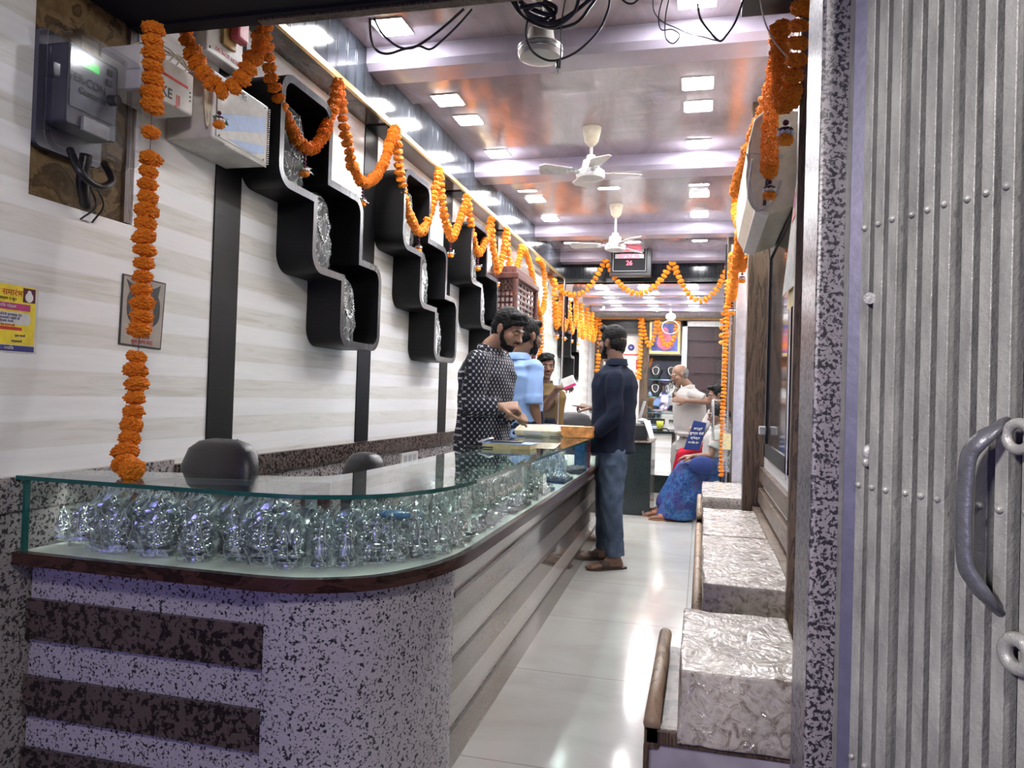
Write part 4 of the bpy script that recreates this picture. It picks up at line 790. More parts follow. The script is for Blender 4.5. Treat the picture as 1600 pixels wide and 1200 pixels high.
# chairs behind the counter
def office_chair(c, w, h, rz, label):
    t = thing('office_chair', label, 'chair', (c[0], c[1], 0)); R = _rz(rz); c = np.array(c)
    def T(p): return R @ np.array(p, float) + A(c[0], c[1], 0)
    secs = []
    for z, ww, dd, off in ((-.48, .8, .035, .03), (-.40, .95, .05, .01), (-.20, 1.0, .055, 0), (-.09, .98, .055, .0), (-.035, .86, .05, .01), (-.010, .62, .040, .015), (0, .35, .02, .02)):
        secs.append((T((off, 0, c[2] + z)), R @ A(0, w * ww, 0), R @ A(dd, 0, 0)))
    bk = M().loft(secs, 36, p=2.6).build('backrest', 'black_leather', t, smooth=True)
    for s in (-.45, .45):
        st = M().tube(spline([T((.058 - .02 * 0, w * s, c[2] - .40)), T((.060, w * s, c[2] - .15)), T((.045, w * s * .9, c[2] - .03)), T((0.02, w * s * .7, c[2] + .002))], 8), .003, 6); st.build('seam_piping', 'black_plastic', bk)
    M().loft([(T((.27, 0, z)), R @ A(.24 * k, 0, 0), R @ A(0, .24 * k, 0)) for z, k in ((.42, .9), (.45, 1), (.50, 1), (.53, .85))], 32, p=3.5).build('seat', 'black_leather', t, smooth=True)
    M().cone(T((.25, 0, .10)), T((.25, 0, .42)), .03, .025).build('gas_lift', 'steel', t)
    for k in range(5):
        a = k * 2 * pi / 5; l = M().limb([T((.25, 0, .10)), T((.25 + .26 * cos(a), .26 * sin(a), .07))], [.022, .015]).build('leg', 'black_plastic', t, smooth=True); M().cone(T((.25 + .26 * cos(a), .26 * sin(a) - .015, .03)), T((.25 + .26 * cos(a), .26 * sin(a) + .015, .03)), .028, .028).build('caster', 'black_plastic', l)
office_chair((-1.49, 2.12, .995), .175, .5, 1.25, 'black padded office chair whose rounded back rises behind the counter at left')
office_chair((-1.32, 2.82, .915), .12, .5, 1.0, 'smaller black office chair back showing behind the counter corner')
# ------------------------------------------------------------------ marigold garlands
def flower_template(sub, seed):
    v, f = ico(sub); rs = np.random.RandomState(seed); D = rs.randn(10, 3) * 7; ph = rs.rand(10) * 6.28
    w = sum(np.sin(v @ D[i] + ph[i]) for i in range(10)) / 10; w2 = sum(np.sin(v @ (D[i] * 2.3) + ph[i]) for i in range(10)) / 10
    w3 = np.abs(sum(np.sin(v @ (D[i] * 1.6) + ph[(i + 3) % 10] * 2) for i in range(5)) / 5); r = 1.04 + 0.26 * w + 0.30 * w2 - .16 * w3; q = v * r[:, None]; q[:, 2] *= 0.74; q[:, 2] *= 1 - .25 * np.exp(-6 * (q[:, 0] ** 2 + q[:, 1] ** 2)); return q, f
TPL = {s: [flower_template(s, k) for k in range(5)] for s in (1, 2, 3, 4)}
def add_flower(mb, p, d, r, sub, rs):
    q, f = TPL[sub][rs.randrange(5)]; a, b, d = basis(d); t = rs.uniform(0, 6.28); a2 = a * cos(t) + b * sin(t); b2 = np.cross(d, a2)
    tl = A(*[rs.uniform(-.28, .28) for _ in range(3)]); d2 = nrm(d + tl); mb.add((q * r) @ np.stack([a2, b2, d2]) + p, f)
def flowers(mb, path, r, sub, rs, gap=1.28, gaps=()):
    P, T = resample(path, r * gap)
    for i in range(len(P)):
        f = i / max(1, len(P) - 1)
        if any(a < f < b for a, b in gaps): continue
        add_flower(mb, P[i] + A(rs.uniform(-.1, .1), rs.uniform(-.1, .1), 0) * r, T[i], r * rs.uniform(.86, 1.1), sub, rs)
def pendant(t, p, r, sub, rs, n=3, leaf=True, tassel=True):
    """bead string, white petals, one orange bloom, leaves and a tinsel knot"""
    b = M()
    for k in range(n): b.ell(p + A(0, 0, -r * (.5 + .75 * k)), (r * .36,) * 3, n=2)
    q = M(); z = p[2] - r * (.5 + .75 * n)
    b.ell(A(p[0], p[1], z - r * .1), (r * .85, r * .85, r * .35), n=2); b.build('dark_beads', 'maroon', t, smooth=True)
    for k in range(9): a = k * .7; q.ell(A(p[0] + r * .75 * cos(a), p[1] + r * .75 * sin(a), z - r * .5), (r * .3, r * .3, r * .28), n=1)
    q.build('white_petals', 'white_petal', t, smooth=True)
    m = M(); add_flower(m, A(p[0], p[1], z - r * 1.25), A(0, 0, 1), r * .95, sub, rs); m.build('bottom_bloom', 'marigold', t, smooth=False)
    if leaf:
        l = M()
        for s in (-1, 1): l.add([p + A(0, 0, 0) * r + A(0, 0, z - p[2] - r * .4), A(p[0] + r * .5, p[1] + s * r * 1.3, z - r * .0), A(p[0] + r * .3, p[1] + s * r * 2.3, z - r * .6), A(p[0], p[1] + s * r * 1.2, z - r * .8)], [[0, 1, 2, 3]])
        l.build('leaf', 'leaf_green', t)
    if tassel:
        l = M()
        for k in range(6): a = rs.uniform(-1, 1); l.tube([A(p[0], p[1], z - r * .3), A(p[0] + r * a, p[1] + r * rs.uniform(1, 2.2), z + r * rs.uniform(-.8, .8))], r * .07, 4)
        l.build('tinsel', 'alu', t)
def garland(P, r, sub, label, grp, seed, pend=None, gap=1.3, raw=False, gaps=(), leaf=True, name='marigold_garland'):
    rs = random.Random(seed); path = np.array(P, float) if raw else spline(P, 10); lo = path[np.argmin(path[:, 2])]
    t = thing(name, label, 'garland', path[0], grp); m = M(); flowers(m, path, r, sub, rs, gap, gaps); m.build('flower_string', 'marigold', t, smooth=False)
    M().tube(path, .0012, 4).build('thread', 'maroon', t)
    if pend: pendant(t, lo + A(0, 0, -r * .8), r * .8, min(sub, 3), rs, pend, leaf)
    return t
GX = -1.69
def gp(pts, x=GX): return [PX(u, v, x) for u, v in pts]
G1 = 'garlands hanging at the shop front'; G2 = 'marigold swags along the left bulkhead'
v0 = [PY(240, 45, 1.99), PY(238, 150, 1.98), PY(233, 260, 1.97), PY(227, 360, 1.95), PY(222, 470, 1.93), PY(215, 560, 1.90), PY(207, 660, 1.86)] + [A(-1.575, 1.80, .945), A(-1.535, 1.785, .925)]
garland(v0, .031, 4, 'long straight marigold garland hanging from the lintel down onto the glass counter', G1, 1, gaps=((.185, .21), (.262, .282), (.705, .735)), gap=1.27)
garland([PY(288, 45, 2.16), PY(300, 80, 2.17), PY(322, 118, 2.18), PY(346, 142, 2.2), PY(372, 128, 2.22), PY(394, 95, 2.24), PY(408, 60, 2.26), PY(413, 40, 2.26)], .029, 4, 'short marigold swag looping in front of the white stabilizer box', G1, 2, gap=1.28)
p = PY(343, 172, 2.19); t = thing('flower_drop', 'small leafy marigold drop hanging in front of the stabilizer box', 'flower decoration', p, None); pendant(t, p, .02, 3, random.Random(4), 1)
SW = [([(415, 40), (417, 75), (423, 117), (435, 153), (450, 190), (466, 220), (484, 233), (500, 220), (513, 193), (522, 160), (528, 128)], 3, .0265, 4), ([(530, 133), (535, 178), (540, 210), (545, 238), (554, 266), (571, 287), (590, 272), (603, 245), (611, 218), (617, 200)], 3, .0255, 4),
      ([(619, 203), (622, 245), (628, 285), (637, 325), (645, 348), (657, 363), (668, 345), (676, 315), (682, 285), (686, 265)], 3, .0262, 3), ([(687, 268), (690, 305), (695, 340), (701, 362), (706, 373), (716, 352), (724, 328), (730, 308)], 3, .027, 3),
      ([(731, 310), (735, 345), (740, 376), (748, 397), (757, 380), (763, 360), (767, 343)], 3, .027, 3), ([(768, 344), (770, 380), (775, 408), (778, 424), (784, 405), (789, 378), (791, 358)], 3, .027, 3),
      ([(792, 360), (794, 395), (797, 425), (800, 440), (807, 420), (812, 400), (815, 386)], 2, .028, 3), ([(816, 386), (825, 402), (832, 430), (836, 458), (844, 490), (851, 470), (851, 440), (848, 415), (841, 405)], 0, .03, 2)]
NM = ['nearest', 'second', 'third', 'fourth', 'fifth', 'sixth', 'seventh', 'eighth']; EX_ = ['over the first wall niche', 'with a beaded drop, between two niches', 'over the second wall niche', 'just before the third wall niche', 'over the third wall niche', 'beyond the third niche', 'above the checked-kurta man', 'above the blue-shirt man, deepest and widest']
for i, (pt, pn, r, sb) in enumerate(SW):
    garland(gp(pt), r * 1.08, sb, '%s marigold swag of the left bulkhead, %s' % (NM[i], EX_[i]), G2, 10 + i, pend=pn)
garland(gp([(844, 492), (846, 520), (845, 545), (842, 560)]), .028, 2, 'short straight marigold string above the man in the brown shirt', G2, 22)
# swags across the header under the clock
G3 = 'marigold swags across the clock header'
for i, (pt, lb) in enumerate((([(852, 412), (862, 436), (880, 456), (897, 461), (915, 454), (930, 435), (945, 408)], 'left marigold swag across the header, ending beside the clock'), ([(949, 408), (960, 433), (978, 452), (997, 459), (1018, 451), (1036, 433), (1049, 412)], 'middle marigold swag below the digital clock'), ([(1052, 412), (1063, 438), (1076, 459), (1093, 470), (1112, 461), (1128, 438), (1140, 411)], 'right marigold swag across the header, beside the right wall'))):
    garland([PY(u, v, 9.0) for u, v in pt], .040, 2, lb, G3, 30 + i)
# inner room, left wall and back wall
G4 = 'marigold strings of the inner room left wall'
hk = [(866, 438), (878, 447), (889, 458), (900, 468), (908, 476), (917, 483), (925, 490), (932, 497)]
for i in range(len(hk) - 1):
    a, b = gp([hk[i]], -1.70)[0], gp([hk[i + 1]], -1.70)[0]; lo = (a + b) / 2 - A(0, 0, .52 - .02 * i)
    garland([a, a * .75 + lo * .25 - A(0, 0, .10), a * .45 + lo * .55 - A(0, 0, .08), lo, b * .45 + lo * .55 - A(0, 0, .08), b * .75 + lo * .25 - A(0, 0, .1), b], .038, 2, '%s narrow marigold loop on the inner room left wall' % NM[i], G4, 40 + i, pend=2 if i < 4 else None)
G5 = 'marigold strings on the inner room back wall'
garland([PY(936, 500, 12.4), PY(938, 520, 12.4), PY(935, 560, 12.4), PY(933, 585, 12.4)], .045, 2, 'marigold string on the dark post left of the navy-shirted man', G5, 50)
garland([PY(933, 600, 12.4), PY(932, 618, 12.4)], .045, 2, 'shortest marigold stub low on the dark post', G5, 51)
garland([PY(1001, 498, 12.3), PY(1001, 530, 12.3), PY(1000, 560, 12.3), PY(998, 590, 12.3)], .045, 2, 'straight marigold string left of the framed picture', G5, 52)
garland([PY(1004, 500, 12.3), PY(1008, 525, 12.3), PY(1014, 540, 12.3), PY(1021, 530, 12.3), PY(1026, 503, 12.3)], .042, 2, 'left marigold loop over the framed picture', G5, 53)
garland([PY(1028, 503, 12.3), PY(1033, 525, 12.3), PY(1041, 540, 12.3), PY(1052, 530, 12.3), PY(1059, 503, 12.3)], .042, 2, 'right marigold loop over the framed picture', G5, 54)
# right wall
G6 = 'marigold garlands down the right wall'
garland([PY(1259, -40, 2.05), PY(1252, 20, 2.07), PY(1247, 70, 2.10), PY(1240, 120, 2.14), PY(1233, 152, 2.2), PY(1226, 160, 2.26), PY(1221, 140, 2.32), PY(1218, 95, 2.36), PY(1218, 48, 2.4)], .029, 4, 'nearest marigold loop of the right wall, close to the wooden post', G6, 60, gap=1.28)
p = PY(1228, 185, 2.2); t = thing('flower_drop', 'single marigold drop with green leaves beside the hanging papers', 'flower decoration', p, None); pendant(t, p, .024, 3, random.Random(9), 1)
garland([PX(1217, 50, .262), PX(1209, 110, .25), PX(1204, 180, .23), PX(1202, 240, .21), PX(1203, 268, .20)], .029, 4, 'straight marigold string hanging beside the air conditioner with a white-petal drop', G6, 61, pend=1, gap=1.25)
garland([PX(1209, 125, .26), PX(1200, 150, .23), PX(1190, 180, .21), PX(1178, 215, .19), PX(1172, 232, .18)], .030, 3, 'thin marigold string slanting down to the air conditioner', G6, 62, gap=1.2)
garland([PX(1170, 235, .17), PX(1163, 258, .16), PX(1153, 285, .15), PX(1149, 302, .145), PX(1156, 290, .16), PX(1168, 255, .18)], .030, 3, 'folded marigold loop in front of the air conditioner corner', G6, 63)
garland([PX(1150, 312, .2), PX(1150, 335, .2), PX(1160, 360, .22), PX(1170, 380, .25)], .031, 3, 'short marigold string under the air conditioner', G6, 64, pend=1)
garland([PX(1168, 355, .25), PX(1168, 380, .25), PX(1165, 400, .25), PX(1160, 420, .25)], .031, 3, 'marigold string along the wooden pillar top', G6, 65, pend=1)
garland([PX(1158, 345, .2), PX(1155, 380, .2), PX(1150, 410, .2), PX(1147, 440, .2), PX(1144, 465, .2)], .034, 2, 'thick marigold string above the glass door edge', G6, 66, pend=2)
garland([PX(1146, 400, .22), PX(1143, 430, .22), PX(1140, 470, .22), PX(1138, 505, .22)], .036, 2, 'marigold string behind the thick one by the door edge', G6, 67, pend=1)
garland([PY(1137, 440, 7.05), PY(1135, 500, 7.05), PY(1132, 580, 7.05), PY(1129, 660, 7.05), PY(1127, 742, 7.05)], .026, 2, 'long thin marigold garland running down the glass door post', G6, 68, gap=1.25)
garland([PY(1131, 490, 9.4), PY(1129, 515, 9.4), PY(1128, 535, 9.4)], .045, 2, 'short marigold string left of the glass door post', G6, 69)
# ------------------------------------------------------------------ cables under the lintel
def cable(label, lines, m='black_plastic', nm='cable'):
    b = M()
    for pts, r in lines: b.tube(spline([PY(u, v, y) for u, v, y in pts], 10), r, 7)
    return tag(b.build(nm, m, smooth=True), label, 'cable')
L_ = 2.16
cable('pair of black cables looping below the lintel at left', [([(578, 28, L_), (580, 60, 2.2), (588, 78, 2.25), (605, 84, 2.25), (630, 77, 2.22), (655, 70, 2.2), (690, 45, 2.18), (725, 14, L_)], .0042), ([(584, 28, L_), (597, 52, 2.2), (620, 72, 2.22), (640, 76, 2.22), (655, 72, 2.22), (672, 77, 2.2), (690, 64, 2.18), (715, 40, 2.17), (738, 14, L_)], .0036)])
cable('thick coil of black cables bunched under the lintel', [([(795, -6, L_), (812, 20, 2.18), (835, 37, 2.22), (865, 42, 2.2), (895, 22, 2.18), (905, -4, L_)], .0052), ([(815, 5, L_), (830, 28, 2.2), (860, 36, 2.2), (890, 24, 2.2), (928, -6, L_)], .0062), ([(812, 12, L_), (842, 8, 2.18), (862, 18, 2.2), (850, 30, 2.2), (824, 18, 2.18), (845, 6, 2.17), (866, 26, 2.2), (858, 34, 2.2)], .006), ([(850, 2, L_), (868, 12, 2.2), (862, 24, 2.2), (830, 14, 2.2), (812, 2, L_)], .007), ([(805, 2, L_), (820, 28, 2.2), (860, 44, 2.22), (900, 36, 2.2), (922, 10, 2.17), (935, -8, L_)], .0048)])
cable('large loop of black cable reaching down over the nearest fan', [([(824, 30, 2.2), (822, 55, 2.22), (832, 80, 2.25), (855, 94, 2.25), (878, 92, 2.24), (905, 78, 2.22), (935, 48, 2.2), (950, 15, 2.18), (953, -8, L_)], .0036)])
cable('thin black wire with a dangling connector beside the fan', [([(884, -5, L_), (877, 40, 2.2), (876, 90, 2.22), (873, 98, 2.22)], .0022), ([(873, 96, 2.22), (872, 106, 2.22)], .008), ([(872, 106, 2.22), (870, 116, 2.22)], .002)])
cable('thin looping black wires right of the middle under the lintel', [([(1020, -5, L_), (1022, 18, 2.18), (1035, 34, 2.2), (1055, 43, 2.2), (1075, 52, 2.2), (1100, 58, 2.2), (1113, 62, 2.2), (1122, 64, 2.2)], .0016), ([(1036, -5, L_), (1029, 25, 2.2), (1033, 46, 2.2), (1050, 46, 2.2), (1062, 55, 2.2), (1052, 68, 2.2), (1040, 58, 2.2), (1040, 25, 2.2), (1046, -5, L_)], .0018)])
cable('black wire hanging in a V in front of the ceiling light at right', [([(1090, 6, L_), (1094, 28, 2.2), (1108, 48, 2.2), (1124, 64, 2.2), (1136, 54, 2.2), (1150, 32, 2.2), (1163, -5, L_)], .0032)])
cable('short black wire arc at the top between the cable coil and the V wire', [([(965, -8, L_), (978, 4, 2.18), (990, 5, 2.18), (1004, -8, L_)], .003)])
cable('thin pale wire running down beside the marigold loop at right', [([(1186, -10, L_), (1194, 30, 2.2), (1208, 62, 2.22), (1232, 92, 2.25)], .0022)], 'cream_plastic')
tag(M().box((.082, 2.16, 2.30), (.30, 2.30, 2.75)).box((.082, 2.152, 2.297), (.30, 2.16, 2.312)).build('sign_box', 'black_plastic', bevel=.004), 'dark box fixed behind the lintel above the right-hand garlands', 'box')
# ------------------------------------------------------------------ right wall
S('trim_50', M().box((.268, 2.45, -.1), (.296, 2.49, 3.0)), 'wood_frame'); S('trim_55', M().box((.296, 2.455, -.1), (.362, 2.48, 3.0)), 'wall_panel')
S('trim_51', M().box((.245, 4.6, -.1), (.362, 4.72, 2.93)), 'wood_pillar')
S('trim_52', M().box((.235, 6.15, -.1), (.362, 6.25, 2.93)), 'wood_pillar')
S('trim_53', M().box((.240, 6.05, -.1), (.362, 6.14, 2.93)).box((.25, 4.73, -.1), (.362, 4.85, 2.93)), 'alu')
S('trim_54', M().box((.22, 7.9, -.1), (.362, 8.1, 2.93)), 'wood_pillar')
# bench back boards
mr = thing('wall_mirror', 'tall dark mirror with black frame on the right wall', 'mirror', (.35, 3.8, .9))
b = M(); b.box((.337, 3.22, .88), (.36, 4.35, .95)).box((.337, 3.22, 1.95), (.36, 4.35, 2.02)).box((.337, 3.22, .88), (.36, 3.29, 2.02)).box((.337, 4.28, .88), (.36, 4.35, 2.02)); b.build('frame', 'black_laminate', mr)
M().box((.345, 3.29, .95), (.352, 4.28, 1.95)).build('glass', 'dark_mirror', mr)
M().box((.335, 3.2, .86), (.338, 3.225, 2.04)).build('chrome_strip', 'alu', mr)
tag(M().box((.30, 4.2, 1.0), (.335, 4.25, 1.045)).box((.318, 4.2, 1.02), (.337, 4.22, 1.035)).build('door_stop', 'white_plastic', bevel=.006), 'small white plastic block on the right wall beside the pillar', 'fitting')
# hanging papers
def sheet(pts, th, mt, nm, parent): b = M(); P = np.array(pts, float); b.add(np.concatenate([P, P + A(-th, 0, 0)]), [[0, 1, 2, 3], [7, 6, 5, 4], [0, 4, 5, 1], [1, 5, 6, 2], [2, 6, 7, 3], [3, 7, 4, 0]]); return b.build(nm, mt, parent)
pp = thing('hanging_calendar', 'bundle of curled calendars and newspapers hanging on the right wall', 'calendar', (.32, 2.8, 1.5))
for i, (x, y0, y1, zt, zb, mt) in enumerate(((.345, 2.55, 2.75, 2.12, 1.56, 'paper'), (.340, 2.55, 2.80, 2.02, 1.50, 'cream_page'), (.334, 2.56, 2.84, 2.06, 1.60, 'black_plastic'), (.328, 2.56, 2.86, 2.0, 1.50, 'cream_page'), (.322, 2.58, 2.90, 2.02, 1.56, 'paper'))):
    sheet([(x, y0, zt), (x - .005, y1, zt - .03), (x - .020 - .006 * i, y1, zb), (x - .012, y0, zb + .02)], .003, mt, 'sheet', pp)
sheet([(.312, 2.7, 1.95), (.308, 2.88, 1.93), (.303, 2.88, 1.87), (.307, 2.7, 1.89)], .001, 'magenta_ink', 'printed_patch', pp); sheet([(.307, 2.7, 1.88), (.303, 2.88, 1.86), (.299, 2.88, 1.82), (.303, 2.7, 1.84)], .001, 'red_ink', 'printed_patch', pp)
M().tube([(.34, 2.6, 2.18), (.33, 2.62, 2.14)], .004).build('hook', 'steel', pp)
# air conditioner, end-on
ac = thing('air_conditioner', 'cream split air conditioner high on the right wall, seen end-on', 'air conditioner', (.25, 3.6, 1.97))
pr = rounded([(.355, 1.98, .02), (.355, 2.33, .02), (.19, 2.34, .05), (.150, 2.12, .07), (.20, 1.96, .05)], 2) if False else [(.355, 1.985), (.355, 2.33), (.22, 2.345), (.175, 2.31), (.152, 2.20), (.146, 2.08), (.155, 1.99), (.19, 1.93), (.24, 1.92), (.33, 1.955)]
M().prism(pr, (0, 3.15, 0), (1, 0, 0), (0, 0, 1), (0, .85, 0)).build('body', 'cream_plastic', ac, bevel=.012)
M().prism([(.150, 2.17), (.146, 2.165), (.186, 1.93), (.24, 1.915), (.24, 1.925), (.19, 1.94)], (0, 3.146, 0), (1, 0, 0), (0, 0, 1), (0, .86, 0)).build('front_flap', 'white_plastic', ac, bevel=.003)
M().prism([(.245, 2.16), (.232, 2.155), (.215, 1.955), (.228, 1.955)], (0, 3.146, 0), (1, 0, 0), (0, 0, 1), (0, .004, 0)).build('air_slot', 'black_plastic', ac)
M().prism([(.155, 2.165), (.29, 2.145), (.29, 2.15), (.155, 2.17)], (0, 3.146, 0), (1, 0, 0), (0, 0, 1), (0, .004, 0)).build('panel_seam', 'grey_plastic', ac)
tag(M().tube(spline([(.28, 3.14, 2.05), (.24, 3.10, 1.95), (.19, 3.12, 1.93), (.16, 3.14, 2.0), (.17, 3.14, 2.14)], 8), .004).build('power_cord', 'grey_plastic', ac, smooth=True))
# open glass door leaf folded back along the wall beside the jamb
gd = thing('glass_door', 'open glass door leaf with frosted lettering between the wooden strip and the stone jamb', 'door', (.25, 1.9, -.1))
d0, d1 = A(.228, 1.615, 0), A(.282, 2.30, 0); dd = nrm(d1 - d0); dn = A(dd[1], -dd[0], 0)
M().obox((d0 + d1) / 2 + A(0, 0, 1.25), (d1 - d0) / 2, dn * .004, A(0, 0, 1.28)).build('glass', 'glass_clear', gd)
M().obox(d1 + A(0, 0, 1.25), dd * .006, dn * .004, A(0, 0, 1.29)).build('edge_profile', 'alu', gd); M().obox(d0 + A(0, 0, 1.25), dd * .006, dn * .0045, A(0, 0, 1.29)).build('edge_profile', 'alu', gd)
for s_, z in (('ज्वेलर्स', 1.70), ('सुवर्ण', 1.42), ('अलंकार', 1.15)):
    text(s_, .30, (d0 + d1) / 2 - dn * .0045 + A(0, 0, z), -dd, EZ, 'white_paint', gd, 'frosted_lettering', squash=.9)
# benches: boxes with a wooden rim, and plastic-wrapped cushions
def bench(y0, y1, x0, z, label, rail=True):
    t = thing('bench', label, 'bench', ((x0 + .3) / 2, (y0 + y1) / 2, 0)); M().box((x0 + .012, y0 + .01, 0), (.30, y1, z - .05)).build('box', plain('lavender_laminate', (.40, .36, .42), .3, var=.25, scale=6), t)
    M().box((x0, y0, z - .05), (.30, y0 + .03, z - .012)).build('front_rim', 'wood_frame', t, bevel=.006); M().box((x0, y0, z - .05), (x0 + .03, y1, z - .012)).build('inner_lip', 'wood_frame', t)
    M().tube([(x0 + .016, y0, z - .002), (x0 + .016, y1, z - .002)], .019, 12).build('side_rail', 'wood_rail', t, smooth=True)
    M().box((x0 + .002, y0 + .002, z - .06), (x0 + .034, y0 + .04, z - .008)).build('corner_block', 'wood_frame', t, bevel=.004); M().box((x0 + .012, y0 + .012, z - .07), (.30, y1, z - .04)).build('seat_board', 'bench_plank', t); M().box((x0 - .001, y0 - .001, 0), (x0 + .012, y0 + .012, z - .05)).build('corner_strip', 'wood_frame', t)
    return t
bench(1.74, 2.42, -.105, .44, 'nearest bench box with peeling lavender laminate and a brown wooden rim')
bb = bench(2.52, 4.58, -.012, .44, 'long second bench with a thin side rail and dark backrest planks')
for x_, z0_, z1_ in ((.30, .50, .57), (.33, .60, .68), (.335, .72, .80)): M().box((x_, 2.52, z0_), (.359, 4.58, z1_)).build('backrest_plank', 'bench_plank', bb)
bench(4.9, 6.0, -.010, .44, 'farthest low bench in front of the seated woman')
def cushion(lo, hi, label, seed):
    n = 26; rs = np.random.RandomState(seed); L, Hh = np.array(lo), np.array(hi); c = (L + Hh) / 2; h = (Hh - L) / 2
    v, f = ico(5); s = np.sign(v) * np.abs(v) ** .34; s /= np.max(np.abs(s), axis=1)[:, None] ** .9; s = np.clip(s, -1, 1)
    P = c + s * h; D = rs.randn(8, 3) * 16; ph = rs.rand(8) * 6.28; w = sum(np.sin(P @ D[i] + ph[i] + 2 * np.sin(P @ D[(i + 3) % 8] * .5)) for i in range(8)) / 8
    P = P + v * (-.016 * np.abs(w))[:, None]; return tag(M().add(P, f).build('seat_cushion', 'cushion_cover', smooth=True), label, 'cushion', 'plastic-covered bench cushions')
cushion((-.035, 1.72, .405), (.245, 2.24, .575), 'nearest thick plastic-covered cushion, on the lavender bench box', 1)
cushion((.018, 2.60, .405), (.325, 3.55, .565), 'second plastic-covered cushion, longest, on the long bench', 2)
cushion((.022, 3.60, .405), (.325, 4.50, .56), 'third plastic-covered cushion, on the far half of the long bench', 3)
cushion((.018, 5.0, .405), (.30, 5.95, .565), 'farthest plastic-covered cushion, beyond the wooden pillar', 4)
# ------------------------------------------------------------------ folded steel gate
g0, g1 = A(.243, 1.285, 0), A(.40, 1.010, 0); gdv = nrm(g1 - g0); gn = nrm(A(-gdv[1], gdv[0], 0)); gn = gn if gn[1] < 0 else -gn
if np.dot(gn, A(-1, -1, 0)) < 0: gn = -gn
gate = thing('collapsible_gate', 'grey painted collapsible steel gate folded at the right of the entrance', 'gate', (.33, 1.15, -.2))
GL = np.linalg.norm(g1 - g0); npitch = 11
for i in range(npitch):
    o = g0 + gdv * (GL * i / (npitch - 1)); jd = .003 * ((i * 7) % 3 - 1)
    b = M(); hw = .0090
    b.obox(o + gn * jd + A(0, 0, 1.5), gdv * hw, gn * .0022, A(0, 0, 1.75)); b.obox(o + gn * (jd - .010) - gdv * (hw - .002) + A(0, 0, 1.5), gdv * .002, gn * .010, A(0, 0, 1.75)); b.obox(o + gn * (jd - .010) + gdv * (hw - .002) + A(0, 0, 1.5), gdv * .002, gn * .010, A(0, 0, 1.75))
    b.build('vertical_channel', 'gate_paint', gate, bevel=.0008)
    for z in (1.447, 1.043, .62): M().ell(o + gn * (jd + .004) + A(0, 0, z), (.0052, .0052, .0052), n=3).build('rivet', 'gate_paint', gate, smooth=True)
b = M(); b.obox((g0 + g1) / 2 - gn * .035 + A(0, 0, 1.5), (g1 - g0) / 2 * 1.02, gn * .003, A(0, 0, 1.75)); b.build('gap_shade_sheet', 'black_matte', gate)  # added black sheet standing in for the shade between the channels
# pull handle
def GP(u, v, off=.035):
    """point on the vertical plane parallel to the gate, off in front of it"""
    d = ray(u, v); o = g0 + gn * off; k = np.dot(o - CC, gn * A(1, 1, 0)) / np.dot(d, gn * A(1, 1, 0)); return CC + d * k
hp = spline([GP(1568, 662, .006), GP(1552, 672, .03), GP(1532, 688, .045), GP(1514, 712, .05), GP(1508, 760, .05), GP(1506, 820, .05), GP(1508, 880, .048), GP(1522, 908, .042), GP(1542, 935, .03), GP(1558, 952, .006)], 8)
hb = M(); R_ = []; th = np.linspace(0, 2 * pi, 14, endpoint=False); tg = np.gradient(hp, axis=0)
for p_, t_ in zip(hp, tg):
    d_ = nrm(t_); s_ = nrm(np.cross(d_, gn)); R_.append(p_ + np.outer(np.cos(th), s_) * .0115 + np.outer(np.sin(th), np.cross(d_, s_)) * .0065)
hb.rings(R_); hb.build('pull_handle', 'gate_dark', gate, smooth=True)
def ring(c, n, R, r, nm):
    s, q, _ = basis(n); b = M(); a = np.linspace(0, 2 * pi, 29); b.tube([c + R * (cos(x) * s + sin(x) * q) for x in a], r, 10, cap=False); return b.build(nm, 'gate_paint', gate, smooth=True)
ring(GP(1592, 682, .02), gn, .016, .0065, 'lock_ring'); ring(GP(1590, 1022, .012), gn, .017, .009, 'lock_ring')
# fixed jamb channel of the gate with its keeper
jf = thing('gate_frame', 'flat steel jamb channel between the stone pillar and the folded gate', 'frame', (.24, 1.30, -.2))
M().box((.232, 1.335, -.2), (.262, 1.40, 3.2)).build('angle_iron', 'gate_paint', jf, bevel=.002); M().box((.231, 1.29, -.2), (.268, 1.334, 3.2), rz=-.5).build('flat_plate', 'violet_plate', jf, bevel=.001)
q = A(.2285, 1.285, 1.02); M().ell(PY(1360, 707, 1.272), (.012, .006, .014)).ell(PY(1355, 722, 1.272), (.008, .005, .008)).build('keeper', 'gate_paint', jf, smooth=True); M().cone(PY(1359, 466, 1.285), PY(1359, 466, 1.262), .009, .009).build('bolt_head', 'gate_paint', jf)
